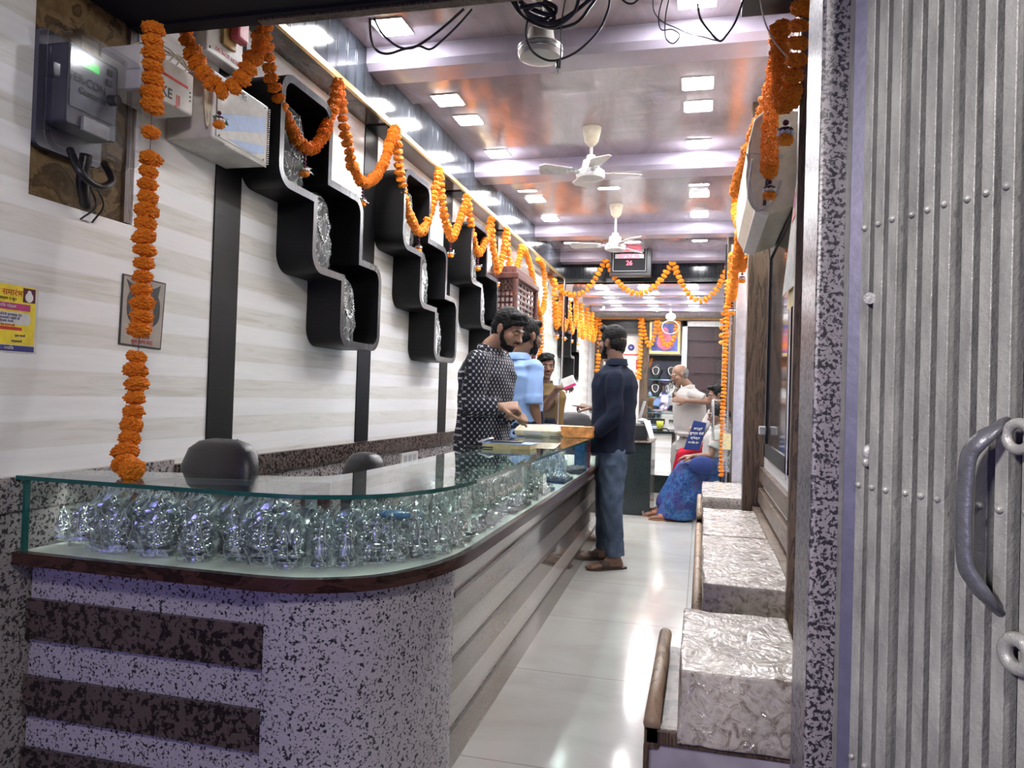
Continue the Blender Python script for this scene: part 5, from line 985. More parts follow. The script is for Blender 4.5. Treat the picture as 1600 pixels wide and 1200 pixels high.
# ------------------------------------------------------------------ people
def frame(f, u=(0, 0, 1)):
    f = nrm(f); r = nrm(np.cross(f, np.array(u, float))); return r, f, np.cross(r, f)          # right, forward, up
def head_parts(c, f, u, k=1.0):
    r, f, u = frame(f, u); c = np.array(c, float); Mx = np.stack([r, f, u]) * k
    def T(p): return c + np.array(p, float) @ Mx
    return T, (r, f, u)
def head_mesh(b, c, f, u, k=1.0):
    T, (r, f, u) = head_parts(c, f, u, k); ax = np.stack([r, f, u])
    def E(p, s, n=3): b.ell(T(p), np.array(s) * k, ax, n)
    E((0, -.014, .035), (.073, .092, .084), 4); E((0, .022, -.02), (.060, .070, .085)); E((0, .030, -.072), (.045, .046, .036)); E((0, .066, -.094), (.019, .016, .015))
    b.limb([T((0, .086, .012)), T((0, .099, -.012)), T((0, .108, -.026))], [.008 * k, .0095 * k, .0125 * k]); E((-.011, .096, -.030), (.009, .010, .008)); E((.011, .096, -.030), (.009, .010, .008))
    b.limb([T((-.046, .068, .018)), T((-.022, .084, .024)), T((.022, .084, .024)), T((.046, .068, .018))], [.009 * k] * 4)
    for s in (-1, 1): E((s * .040, .055, -.022), (.024, .026, .026)); E((s * .073, -.006, -.006), (.008, .018, .030)); E((s * .078, -.014, .006), (.006, .012, .020)); E((s * .030, .079, .004), (.014, .010, .009))
    E((0, .088, -.052), (.023, .011, .0065)); E((0, .086, -.063), (.020, .011, .0075))
def face_bits(t, c, f, u, k, brow=True, closed=False, hair='hair_black', lip='lip'):
    T, (r, f, u) = head_parts(c, f, u, k); ax = np.stack([r, f, u])
    if not closed:
        m = M(); [m.ell(T((s * .030, .0815, .005)), A(.012, .009, .0055) * k, ax, 2) for s in (-1, 1)]; m.build('eye', 'eye_white', t, smooth=True)
        m = M(); [m.ell(T((s * .030 , .0895, .005)), A(.0058, .002, .0052) * k, ax, 2) for s in (-1, 1)]; m.build('iris', 'black_ink', t, smooth=True)
    m = M()
    for s in (-1, 1):
        m.limb([T((s * .014, .092, .022)), T((s * .030, .089, .028)), T((s * .048, .074, .022))], [.0032 * k, .0040 * k, .0026 * k], 8)
        m.limb([T((s * .018, .089, .003 if closed else .011)), T((s * .031, .090, .001 if closed else .0125)), T((s * .043, .081, .003 if closed else .010))], [.0016 * k] * 3, 6)
    m.build('eyebrow', hair, t, smooth=True)
    m = M(); m.ell(T((0, .0925, -.0525)), A(.021, .008, .0045) * k, ax, 2).ell(T((0, .091, -.0615)), A(.018, .008, .0055) * k, ax, 2); m.build('lips', lip, t, smooth=True)
def hair_mesh(t, c, f, u, k, mat, style, seed=0):
    T, (r, f, u) = head_parts(c, f, u, k); ax = np.stack([r, f, u]); b = M()
    def E(p, s, n=3): b.ell(T(p), np.array(s) * k, ax, n)
    if style == 'bun': E((0, -.018, .038), (.080, .094, .088), 4); E((0, -.05, -.02), (.068, .055, .06)); E((0, -.115, -.02), (.04, .035, .04))
    elif style == 'bald': E((0, -.040, .020), (.0765, .074, .062), 4); E((0, -.05, -.02), (.066, .048, .045))
    elif style == 'fringe': E((0, -.018, .050), (.088, .094, .092), 4); E((0, -.045, -.005), (.082, .064, .066)); b.limb([T((-.06, .05, .08)), T((-.02, .085, .075)), T((.045, .075, .055)), T((.07, .045, .03))], [.018 * k, .018 * k, .015 * k, .010 * k])
    else:
        E((0, -.020, .050), (.080, .088, .080), 4); E((0, -.050, .0), (.072, .058, .062)); b.limb([T((-.045, .040, .095)), T((0, .066, .100)), T((.045, .040, .095))], [.024 * k, .028 * k, .024 * k])
        for s in (-1, 1): E((s * .064, .010, .035), (.014, .036, .035)); b.limb([T((s * .070, .014, .02)), T((s * .071, .018, -.012))], [.007 * k, .005 * k])
    if style == 'quiff': b.limb([T((-.04, .055, .085)), T((-.01, .085, .082)), T((.03, .078, .072)), T((.055, .055, .055))], [.02 * k, .022 * k, .02 * k, .014 * k])
    return remesh(b, 'hair', .006, 3, mat, t, rough_fn(.0022, 190, seed))
def beard_mesh(t, c, f, u, k, mat, kind):
    T, (r, f, u) = head_parts(c, f, u, k); ax = np.stack([r, f, u]); b = M()
    if kind in ('full', 'short'):
        q = 1.0 if kind == 'full' else .0
        b.ell(T((0, .034, -.080)), A(.047 + .002 * q, .047 + .004 * q, .032 + .006 * q) * k, ax); b.ell(T((0, .066, -.096)), A(.021, .019, .017 + .006 * q) * k, ax)
        for s in (-1, 1): b.limb([T((s * .067, .012, -.010)), T((s * .062, .018, -.045)), T((s * .044, .042, -.075))], [.009 * k, .013 * k, .016 * k])
    if kind in ('full', 'short', 'moustache'):
        b.limb([T((-.028, .080, -.052)), T((-.012, .096, -.044)), T((.012, .096, -.044)), T((.028, .080, -.052))], [.004 * k, .0062 * k, .0062 * k, .004 * k], 8)
    return remesh(b, 'beard' if kind != 'moustache' else 'moustache', .005, 2, mat, t, rough_fn(.0012, 220, 3))
def hand(b, w, d, n, th, curl=.5, k=1.0, point=False, spread=.006):
    """w wrist, d direction of the fingers, n back-of-hand normal, th +1/-1 side of the thumb"""
    d = nrm(d); n = nrm(np.array(n, float) - d * np.dot(n, d)); s = np.cross(d, n) * th
    w = np.array(w, float); L = .088 * k
    b.loft([(w + d * z * L, s * q * k, n * h * k) for z, q, h in ((-.12, .024, .019), (.15, .030, .017), (.6, .039, .015), (.95, .040, .013), (1.04, .036, .010))], 20, p=2.6)
    for i, (off, ln) in enumerate(((.0305, .072), (.0105, .080), (-.0095, .074), (-.0290, .058))):
        c = curl * (1 + .12 * i) if not (point and i == 0) else .06; p = w + d * L * (.97 if i < 3 else .90) + s * off * k; dd = d; seg = [.45, .31, .24]; pts = [p - d * .02 * k, p]; a = 0
        for j in range(3): a += c * (.75, 1.0, .7)[j]; dr = d * cos(a) - n * sin(a) + s * spread * (1.5 - i) * 1.2; pts.append(pts[-1] + nrm(dr) * ln * k * seg[j])
        b.limb(pts, [.0095 * k, .0092 * k, .0086 * k, .0078 * k, .0068 * k], 10)
    p = w + d * .018 * k + s * .026 * k; q1 = p + nrm(d * .75 + s * .65 - n * .25) * .040 * k; q2 = q1 + nrm(d * .95 + s * .12 - n * (.3 + .4 * curl)) * .032 * k; q3 = q2 + nrm(d * .9 - s * .2 - n * (.4 + .5 * curl)) * .024 * k
    b.limb([p, q1, q2, q3], [.014 * k, .0115 * k, .0098 * k, .0080 * k], 10)
def foot(b, an, toe, k=1.0):
    an = np.array(an, float); toe = np.array(toe, float); d = nrm((toe - an) * A(1, 1, 0)); s = A(-d[1], d[0], 0); z0 = an[2]
    heel = an - d * .035 * k; heel[2] = .030
    b.limb([an, heel], [.036 * k, .030 * k]); mid = an + d * .08 * k; mid[2] = .035; ball = an + d * .155 * k; ball[2] = .026; g = toe[2] - .02 if toe[2] > .05 else 0
    b.loft([(heel + A(0, 0, .0), s * .030 * k, A(0, 0, .022)), (mid, s * .034 * k, A(0, 0, .028)), (ball, s * .043 * k, A(0, 0, .020)), (an + d * .19 * k + A(0, 0, .020 - an[2]), s * .038 * k, A(0, 0, .013))], 20); b.limb([an, mid], [.036 * k, .026 * k])
    for i, (o, l, r) in enumerate(((-.030, .026, .013), (-.011, .028, .0095), (.004, .024, .009), (.018, .019, .0085), (.031, .012, .008))):
        p = an + d * .175 * k + s * o * k; p[2] = .020; b.limb([p, p + d * l * k - A(0, 0, .004)], [r * k, r * k * .85], 10)
def sandal(t, an, toe, k, mat, nm='sandal'):
    d = nrm((np.array(toe) - an) * A(1, 1, 0)); s = A(-d[1], d[0], 0); c = np.array(an) * A(1, 1, 0); sd = thing_part(nm, t, c)
    P = [(-.085, -.022), (-.09, 0), (-.085, .022), (-.04, .036), (.03, .036), (.10, .046), (.165, .044), (.205, .022), (.212, -.005), (.195, -.034), (.14, -.046), (.04, -.038), (-.04, -.036)]
    M().prism([(a * k, bb * k) for a, bb in P], c + A(0, 0, 0.001), d, s, A(0, 0, .013)).build('sole', mat, sd, bevel=.003)
    for a0, a1 in ((.055, .115),): M().loft([(c + d * a * k + A(0, 0, .030), s * .043 * k, A(0, 0, .037 - .02 * (a - .05) * 5)) for a in (a0, (a0 + a1) / 2, a1)], 20).build('strap', mat, sd, autos=50)
    M().tube([c + d * .11 * k + s * .03 * k + A(0, 0, .05), c + d * .155 * k - s * .0 + A(0, 0, .040), c + d * .165 * k - s * .012 * k + A(0, 0, .018)], .006, 8).build('toe_strap', mat, sd)
    return sd
def thing_part(nm, par, loc):
    o = bpy.data.objects.new(nm, None); COL.objects.link(o); o.parent = par; o.location = tuple(np.array(loc, float) - wloc(par)); return o
def person(P, label, loc):
    """P holds measured joints; returns the thing"""
    t = thing('person', label, 'person', loc, None); k = P.get('k', 1.0); f = nrm(P['face']); u = nrm(P.get('up', (0, 0, 1))); hc = np.array(P['head'], float)
    b = M(); head_mesh(b, hc, f, u, k); nk = np.array(P['neck'], float); r_, f_, u_ = frame(f, u)
    b.limb([hc - u_ * .065 * k - f_ * .02 * k, nk + A(0, 0, .02), nk - A(0, 0, .06)], [.052 * k, .056 * k, .062 * k], 20)
    pel = np.array(P['pelvis'], float); ch = nk * .72 + pel * .28; b.limb([nk - A(0, 0, .06), ch, pel], [.062 * k, .085 * k, .085 * k])
    for s in 'LR':
        if 'sh' + s in P:
            sh, el, wr = [np.array(P[q + s], float) for q in ('sh', 'el', 'wr')]; b.limb([nk - A(0, 0, .07), sh], [.05 * k, .045 * k]); b.limb([sh, el, wr], [.044 * k, .037 * k, .0255 * k], 18)
            mid = el * .72 + wr * .28; b.limb([el, mid, wr], [.034 * k, .037 * k, .024 * k], 18)
            if 'hand' + s in P: h = P['hand' + s]; hand(b, wr, h[0], h[1], h[2], h[3], k * 1.02, **(h[4] if len(h) > 4 else {}))
        if 'hip' + s in P:
            hp, kn, an = [np.array(P[q + s], float) for q in ('hip', 'kn', 'an')]; b.limb([pel, hp], [.08 * k, .08 * k]); b.limb([hp, kn, an], [.075 * k, .050 * k, .034 * k], 18); cf = kn * .68 + an * .32; b.limb([kn, cf, an], [.045 * k, .050 * k, .033 * k])
            if 'toe' + s in P: foot(b, an, P['toe' + s], k)
    remesh(b, 'body', P.get('vox', .0052), 3, P['skin'], t, factor=.45)
    face_bits(t, hc, f, u, k, closed=P.get('closed', False), hair=P.get('hairmat', 'hair_black'))
    hair_mesh(t, hc, f, u, k, P.get('hairmat', 'hair_black'), P.get('hair', 'short'), 5)
    if P.get('beard'): beard_mesh(t, hc, f, u, k, P.get('beardmat', P.get('hairmat', 'hair_black')), P['beard'])
    return t
def torso_secs(P, hem, wid, dep, flare=1.0, belly=1.0, fw=None):
    nk, pel = np.array(P['neck'], float), np.array(P['pelvis'], float); fw = nrm(fw if fw is not None else P['body']); sd = nrm(A(fw[1], -fw[0], 0)); hem = np.array(hem, float)
    ax = nk - pel
    q = [(hem, wid * flare, dep * flare * 1.02), (hem * .6 + pel * .4, wid * (1 + flare) / 2, dep * (1 + flare) / 2), (pel, wid * .98, dep * 1.0), (pel + ax * .25, wid * .95, dep * belly), (pel + ax * .5, wid * 1.0, dep * belly), (pel + ax * .72, wid * 1.08, dep * 1.04), (pel + ax * .86, wid * 1.0, dep * .86), (pel + ax * .95, wid * .62, dep * .62), (pel + ax * 1.0, wid * .34, dep * .5)]
    return [(c, sd * w, fw * d) for c, w, d in q], sd, fw
def shirt(t, P, mat, hem, wid=.19, dep=.12, cuff='long', name='shirt', flare=1.0, belly=1.0, amp=.010, seed=0, vox=.0075, sr=(.060, .052, .044), fw=None, kf=18):
    b = M(); secs, sd, fw = torso_secs(P, hem, wid, dep, flare, belly, fw); b.loft(secs, 40, p=2.3)
    nk = np.array(P['neck'], float)
    for s in 'LR':
        if 'sh' + s not in P: continue
        sh, el, wr = [np.array(P[q + s], float) for q in ('sh', 'el', 'wr')]; b.limb([nk - A(0, 0, .085), sh], [.062, sr[0]], 20)
        if cuff == 'long': e = wr * .94 + el * .06; b.limb([sh, el, e], [sr[0], sr[1], sr[2]], 22, ends=(True, False))
        elif cuff == 'rolled': e = el * .93 + wr * .07; b.limb([sh, el * .9 + sh * .1], [sr[0], sr[1] + .004], 22); b.cone(el * .82 + sh * .18, e, sr[1] + .011, sr[1] + .010, 22)
        else: e = sh * .35 + el * .65; b.cone(sh, e, sr[0], sr[1] + .014, 22); b.ell(sh, (sr[0],) * 3)
    fd = folds(amp, kf, seed); o = remesh(b, name, vox, 4, mat, t, fd)
    # collar stands round the neck
    r_, f_, u_ = frame(fw); cn = nk + A(0, 0, .012); th = np.linspace(0, 2 * pi, 30, endpoint=False); Rn = []
    for z, rr in ((-.028, .074), (.0, .068), (.026, .070), (.024, .077), (-.002, .082), (-.02, .088)): Rn.append(cn + np.outer(np.cos(th), r_) * rr + np.outer(np.sin(th), f_) * rr * .95 + A(0, 0, z) - np.outer(np.maximum(0, np.sin(th)), A(0, 0, .03)))
    M().rings(Rn, cap=False).build('collar', mat, t, smooth=True); return o
def trousers(t, P, mat, rad=(.098, .074, .062), name='trousers', hemdrop=.0, seed=1, amp=.008, waist=.13):
    b = M(); pel = np.array(P['pelvis'], float); fw = nrm(P['body']); sd = nrm(A(fw[1], -fw[0], 0))
    hl, hr = np.array(P['hipL'], float), np.array(P['hipR'], float); b.loft([(pel + A(0, 0, .12), sd * .15, fw * .11), (pel, sd * .165, fw * .12), ((hl + hr) / 2 - A(0, 0, .03), sd * .165, fw * .12)], 32, p=2.3)
    for s in 'LR':
        hp, kn, an = [np.array(P[q + s], float) for q in ('hip', 'kn', 'an')]; e = an + A(0, 0, hemdrop) + nrm(kn - an) * .0
        b.limb([hp, kn, e], list(rad), 22, ends=(True, False)); b.limb([hp, hp * .5 + kn * .5], [rad[0], (rad[0] + rad[1]) / 2 + .006], 22)
    return remesh(b, name, .008, 4, mat, t, folds(amp, 22, seed))
# --- man in checked kurta, behind the counter, looking down at his hands
y = 4.22
P = dict(head=PY(794, 515, y), face=(.90, -.30, -.46), up=(.30, -.10, .92), neck=PY(766, 548, y + .02), pelvis=PY(754, 680, y + .05), body=(.93, -.22, 0), k=1.0, skin='skin_a', closed=True, hair='quiff', beard='short', vox=.0045,
         shR=PY(746, 566, y - .19), elR=PY(739, 634, y - .20), wrR=PY(783, 636, y - .20), handR=(A(.97, .15, .10), A(0, -.6, .8), 1, 1.3),
         shL=PY(780, 564, y + .17), elL=PY(778, 640, y + .20), wrL=PY(797, 650, y - .08), handL=(A(.85, -.45, .10), A(.1, .3, .9), -1, 1.3),
         hipL=PY(762, 700, y + .1), knL=PY(766, 830, y + .1), anL=PY(764, 912, y + .1) * A(1, 1, 0) + A(0, 0, .09), toeL=PY(800, 930, y) * A(1, 1, 0), hipR=PY(752, 700, y - .06), knR=PY(756, 830, y - .06), anR=PY(754, 912, y - .06) * A(1, 1, 0) + A(0, 0, .09), toeR=PY(795, 930, y - .1) * A(1, 1, 0))
t = person(P, 'bearded man in a black and white checked kurta looking down behind the counter', P['pelvis'] * A(1, 1, 0))
shirt(t, P, 'check', PY(752, 745, y + .05), wid=.205, dep=.135, name='kurta', flare=1.16, amp=.016, seed=2, sr=(.070, .068, .050)); trousers(t, P, 'dark_trousers')
# --- man in light blue shirt, back turned
y = 5.05
P = dict(head=PY(826, 526, y), face=(.68, .72, -.12), neck=PY(812, 560, y), pelvis=PY(818, 668, y), body=(.62, .78, 0), skin='skin_b', hair='short', beard='full', vox=.005,
         shR=PY(836, 574, y - .10), elR=PY(834, 628, y - .14), wrR=PY(841, 672, y - .06), handR=(A(.2, .3, -.9), A(.7, -.5, .1), 1, .4),
         shL=PY(797, 570, y + .12), elL=PY(795, 628, y + .18), wrL=PY(796, 672, y + .2), handL=(A(.2, .3, -.9), A(-.7, .5, .1), 1, .4),
         hipL=PY(808, 690, y + .08), knL=PY(810, 790, y + .08), anL=PY(810, 855, y + .08) * A(1, 1, 0) + A(0, 0, .09), toeL=PY(830, 860, y + .3) * A(1, 1, 0), hipR=PY(826, 690, y - .05), knR=PY(828, 790, y - .05), anR=PY(828, 855, y - .05) * A(1, 1, 0) + A(0, 0, .09), toeR=PY(845, 860, y + .2) * A(1, 1, 0))
t = person(P, 'man in a light blue shirt with rolled sleeves, back turned, behind the counter', P['pelvis'] * A(1, 1, 0))
shirt(t, P, 'blue_shirt', PY(816, 684, y), wid=.165, dep=.115, cuff='rolled', amp=.016, seed=5, sr=(.060, .050, .045)); trousers(t, P, 'dark_trousers')
# --- moustached man in brown shirt holding out the white box
y = 6.35
P = dict(head=PY(853, 573, y), face=(.42, -.90, -.04), neck=PY(850, 601, y + .02), pelvis=PY(848, 672, y + .02), body=(.45, -.89, 0), k=.95, skin='skin_c', hair='quiff', beard='moustache',
         shL=PY(866, 612, y + .02), elL=PY(852, 636, y - .20), wrL=PY(872, 606, y - .42), handL=(A(.75, -.45, .12), A(-.2, -.5, .8), -1, .75),
         shR=PY(833, 610, y - .02), elR=PY(828, 650, y + .02), wrR=PY(836, 680, y - .12), handR=(A(.3, -.6, -.5), A(-.6, 0, .3), 1, .5),
         hipL=PY(856, 690, y), knL=PY(856, 770, y), anL=PY(856, 820, y) * A(1, 1, 0) + A(0, 0, .09), toeL=PY(862, 830, y - .2) * A(1, 1, 0), hipR=PY(840, 690, y), knR=PY(840, 770, y), anR=PY(840, 820, y) * A(1, 1, 0) + A(0, 0, .09), toeR=PY(846, 830, y - .2) * A(1, 1, 0))
t = person(P, 'moustached man in a brown shirt holding out a small white box', P['pelvis'] * A(1, 1, 0))
shirt(t, P, 'brown_shirt', PY(850, 688, y), wid=.185, dep=.11, cuff='short', amp=.009, seed=7, sr=(.058, .052, .044)); trousers(t, P, 'dark_trousers', seed=3)
ph = P['wrL'] + A(.155, -.06, .05); bx = thing('gift_box', 'small white and pink box held out by the moustached man', 'box', ph)
e1 = nrm(PY(900, 592, 5.88) - PY(880, 600, 5.88)); e2 = nrm(np.cross(A(0, -1, 0), e1)); e2 = e2 if e2[2] > 0 else -e2; en = np.cross(e1, e2)
cc = PY(889, 598, 5.88); M().obox(cc + e2 * .012, e1 * .05, e2 * .034, en * .022).build('lid', 'paper', bx, bevel=.004); M().obox(cc - e2 * .030, e1 * .048, e2 * .010, en * .020).build('pink_side', plain('hot_pink', (.6, .03, .16), .4), bx)
# --- person hidden behind, pointing
y = 6.15
P = dict(head=PY(957, 545, y), face=(-.95, -.2, -.1), neck=PY(957, 575, y), pelvis=PY(958, 668, y), body=(-.95, -.1, 0), skin='skin_b', hair='short', k=.95,
         shR=PY(952, 600, y + .12), elR=PY(944, 650, y + .08), wrR=PY(924, 637, y - .05), handR=(A(-.92, -.1, .18), A(0, -.35, .9), -1, .85, dict(point=True)),
         hipL=PY(960, 690, y - .06), knL=PY(960, 775, y - .06), anL=PY(958, 830, y - .06) * A(1, 1, 0) + A(0, 0, .09), toeL=PY(930, 840, y) * A(1, 1, 0), hipR=PY(956, 690, y + .06), knR=PY(956, 775, y + .06), anR=PY(954, 830, y + .06) * A(1, 1, 0) + A(0, 0, .09), toeR=PY(930, 840, y) * A(1, 1, 0))
t = person(P, 'person in a striped shirt hidden behind the navy-shirted man, pointing a finger', P['pelvis'] * A(1, 1, 0))
shirt(t, P, 'stripe_shirt', PY(958, 680, y), wid=.13, dep=.10, seed=8, sr=(.05, .046, .038)); trousers(t, P, 'dark_trousers', rad=(.08, .06, .05), seed=4)
# --- man in navy shirt and jeans in the aisle
y = 5.30
P = dict(head=PY(956, 536, y), face=(-.88, .42, -.02), neck=PY(963, 569, y), pelvis=PY(957, 690, y), body=(-.90, .38, 0), skin='skin_b', hair='short', beard='short', vox=.0048,
         shL=PY(960, 592, y - .17), elL=PY(960, 650, y - .20), wrL=PY(928, 678, y - .20), handL=(A(-.92, .0, -.12), A(.1, -.4, .9), -1, .55),
         shR=PY(953, 590, y + .19), elR=PY(946, 650, y + .22), wrR=PY(930, 672, y + .12), handR=(A(-.9, -.2, -.2), A(0, .3, .9), 1, .55),
         hipL=PY(958, 704, y - .07), knL=PY(955, 790, y - .09), anL=PY(961, 863, y - .08), toeL=PY(924, 888, y - .18) * A(1, 1, 0), hipR=PY(952, 704, y + .10), knR=PY(948, 790, y + .12), anR=PY(944, 862, y + .2), toeR=PY(905, 875, y + .12) * A(1, 1, 0))
for q in ('anL', 'anR'): P[q][2] = .088
t = person(P, 'man in a navy shirt, faded jeans and sandals standing in the aisle', P['pelvis'] * A(1, 1, 0))
shirt(t, P, 'navy_cloth', PY(957, 706, y), wid=.180, dep=.135, amp=.019, seed=11, sr=(.064, .056, .046), flare=1.05); trousers(t, P, 'denim', rad=(.100, .076, .062), hemdrop=.0, amp=.018, seed=6)
sandal(t, P['anL'], P['toeL'], 1.0, 'sandal'); sandal(t, P['anR'], P['toeR'], 1.0, 'sandal')
bt = M(); bt.ell(PY(961, 680, y - .15), (.009, .004, .009)); bt.build('hem_button', 'grey_plastic', t, smooth=True)
# --- elderly man in white shirt, hand on chest
y = 8.85
P = dict(head=PY(1062, 586, y), face=(-.90, -.35, -.32), up=(-.2, -.05, .97), neck=PY(1075, 606, y + .02), pelvis=PY(1080, 684, y + .02), body=(-.93, -.30, 0), k=.98, skin='skin_d', hair='bald', hairmat='hair_grey', beard='moustache', vox=.006,
         shL=PY(1084, 617, y - .17), elL=PY(1108, 628, y - .22), wrL=PY(1072, 626, y - .26), handL=(A(-.92, .1, .12), A(-.1, -.9, .3), -1, .25),
         shR=PY(1072, 616, y + .17), elR=PY(1063, 640, y + .2), wrR=PY(1054, 626, y + .05), handR=(A(-.2, -.5, .8), A(-.9, 0, .1), 1, .3),
         hipL=PY(1082, 700, y - .07), knL=PY(1080, 745, y - .07), anL=PY(1080, 775, y - .07) * A(1, 1, 0) + A(0, 0, .09), toeL=PY(1050, 780, y - .1) * A(1, 1, 0), hipR=PY(1062, 700, y + .09), knR=PY(1058, 745, y + .09), anR=PY(1056, 775, y + .09) * A(1, 1, 0) + A(0, 0, .09), toeR=PY(1030, 780, y) * A(1, 1, 0))
t = person(P, 'grey-haired elderly man in a white shirt holding a hand to his chest', P['pelvis'] * A(1, 1, 0))
shirt(t, P, 'white_shirt', PY(1078, 676, y), wid=.185, dep=.17, cuff='short', amp=.009, seed=13, belly=1.1, vox=.009); trousers(t, P, 'grey_trousers', seed=9)
# --- seated visitor in red trousers holding the blue bag
y = 8.25
P = dict(head=PY(1120, 618, y), face=(-.95, -.2, -.2), neck=PY(1117, 642, y), pelvis=PY(1112, 706, y), body=(-.97, -.2, 0), k=.92, skin='skin_d', hair='short', vox=.007,
         shL=PY(1114, 655, y - .16), elL=PY(1100, 682, y - .18), wrL=PY(1088, 664, y - .2), handL=(A(-.7, -.3, -.5), A(-.6, -.3, .7), -1, .8), shR=PY(1112, 655, y + .14), elR=PY(1100, 690, y + .1), wrR=PY(1085, 700, y), handR=(A(-.9, 0, -.1), A(0, 0, 1), 1, .5),
         hipL=PY(1106, 712, y - .08), knL=PY(1066, 712, y - .12), anL=PY(1047, 756, y - .12), toeL=PY(1030, 760, y - .15) * A(1, 1, 0), hipR=PY(1106, 710, y + .08), knR=PY(1068, 708, y + .1), anR=PY(1056, 752, y + .1), toeR=PY(1036, 756, y) * A(1, 1, 0))
for q in ('anL', 'anR'): P[q][2] = .09
t = person(P, 'seated person in white top and red trousers holding up a dark blue shopping bag', P['pelvis'] * A(1, 1, 0))
shirt(t, P, 'white_shirt', PY(1111, 712, y), wid=.165, dep=.115, seed=15, vox=.009, sr=(.052, .046, .038)); trousers(t, P, 'red_cloth', rad=(.088, .066, .056), seed=11); sandal(t, P['anL'], P['toeL'], .95, 'sandal'); sandal(t, P['anR'], P['toeR'], .95, 'sandal')
q = [PY(u, v, 7.95) for u, v in ((1068, 702), (1093, 704), (1104, 661), (1084, 657))]; t = thing('shopping_bag', 'dark blue shopping bag with white lines of lettering', 'bag', q[0]); b = M(); b.add(q + [p_ + A(0, .05, 0) for p_ in q], [[0, 1, 2, 3], [7, 6, 5, 4], [0, 4, 5, 1], [1, 5, 6, 2], [2, 6, 7, 3], [3, 7, 4, 0]]); b.build('bag_body', 'blue_bag', t, bevel=.004)
ex, ey = nrm(q[1] - q[0]), nrm(q[3] - q[0]); ey = nrm(ey - ex * np.dot(ex, ey) * .0)
for i, (s_, sz) in enumerate((('लक्ष्मी', .030), ('सुवर्ण पेढी', .034), ('ज्वेलर्स', .030), ('नाशिक रोड', .026))): text(s_, sz, (q[0] + q[1] + q[2] + q[3]) / 4 + ey * (.075 - .05 * i) + A(0, -.003, 0), ex, ey, 'white_paint', t, bold=.0008)
# --- seated woman in blue saree
y = 7.65
P = dict(head=PY(1121, 648, y), face=(-.93, -.3, -.25), neck=PY(1121, 668, y), pelvis=PY(1113, 733, y), body=(-.96, -.25, 0), k=.92, skin='skin_b', hair='bun', vox=.006,
         shL=PY(1122, 680, y - .15), elL=PY(1110, 712, y - .20), wrL=PY(1082, 713, y - .22), handL=(A(-.95, 0, -.1), A(0, -.2, .95), -1, .35), shR=PY(1116, 680, y + .15), elR=PY(1106, 714, y + .18), wrR=PY(1084, 720, y + .05), handR=(A(-.95, -.1, -.1), A(0, 0, 1), 1, .4),
         hipL=PY(1106, 738, y - .08), knL=PY(1070, 738, y - .14), anL=PY(1046, 797, y - .14), toeL=PY(1022, 802, y - .16) * A(1, 1, 0), hipR=PY(1106, 736, y + .08), knR=PY(1070, 734, y + .1), anR=PY(1034, 790, y + .1), toeR=PY(1014, 792, y + .05) * A(1, 1, 0))
for q in ('anL', 'anR'): P[q][2] = .085
t = person(P, 'seated woman in a patterned blue saree and tan sandals behind the glass door post', P['pelvis'] * A(1, 1, 0))
shirt(t, P, 'white_shirt', PY(1115, 722, y), wid=.15, dep=.11, cuff='short', name='blouse', seed=17, vox=.009, sr=(.05, .045, .04))
b = M(); pv = P['pelvis']; km = (P['knL'] + P['knR']) / 2; am = (P['anL'] + P['anR']) / 2 + A(.02, 0, 0)
b.loft([(pv + A(.0, 0, .13), A(0, .17, 0), A(.11, 0, 0)), (pv, A(0, .21, 0), A(.15, 0, 0)), (pv - A(0.02, 0, .10), A(0, .20, 0), A(.15, 0, 0))], 32); b.limb([P['hipL'], P['knL'], P['anL'] + A(.05, 0, .06)], [.11, .10, .11], 20); b.limb([P['hipR'], P['knR'], P['anR'] + A(.05, 0, .06)], [.11, .10, .11], 20)
b.loft([(A(am[0] + .08, am[1], .02), A(0, .21, 0), A(.20, 0, 0)), (A(am[0] + .10, am[1], .12), A(0, .20, 0), A(.17, 0, 0)), (A(km[0] + .10, km[1], .30), A(0, .19, 0), A(.13, 0, 0)), (A(km[0] + .10, km[1], .46), A(0, .19, 0), A(.12, 0, 0))], 32)
remesh(b, 'saree', .011, 5, 'saree', t, folds(.022, 15, 4)); sandal(t, P['anL'], P['toeL'], .95, 'sandal_tan'); sandal(t, P['anR'], P['toeR'], .95, 'sandal_tan')
hb_ = PY(1098, 727, y - .28); b = M(); b.ell(hb_, (.13, .05, .085), n=4); tag(b.build('handbag', 'blue_bag', smooth=True), 'dark blue handbag in the lap of the seated woman', 'bag')
# ------------------------------------------------------------------ glass side panel with post and pull handle
t = thing('glass_partition', 'slim glass panel with a dark post and steel pull handle at the right, hung with marigolds', 'partition', (.2, 7.1, 0))
M().box((.175, 7.1, 0.02), (.192, 7.13, 2.6)).build('dark_post', 'black_laminate', t); M().box((.225, 7.1, 0.02), (.24, 7.13, 2.6)).build('alu_post', 'alu', t); M().box((.10, 7.11, .02), (.175, 7.118, 2.6)).build('glass', 'glass_clear', t)
a, b_ = PY(1114, 625, 7.05), PY(1114, 688, 7.05); M().tube([a + A(.09, .05, 0), a + A(.004, 0, 0), a, b_, b_ + A(.09, .05, 0)], .012, 10).build('pull_handle', 'steel', t, smooth=True)
t = thing('plastic_pouch', 'clear plastic pouch with a cream card hanging right of the glass door post', 'pouch', PY(1136, 738, 6.95)); q = [PY(u, v, 6.95) for u, v in ((1128, 735), (1144, 740), (1145, 680), (1137, 640), (1130, 642), (1127, 690))]
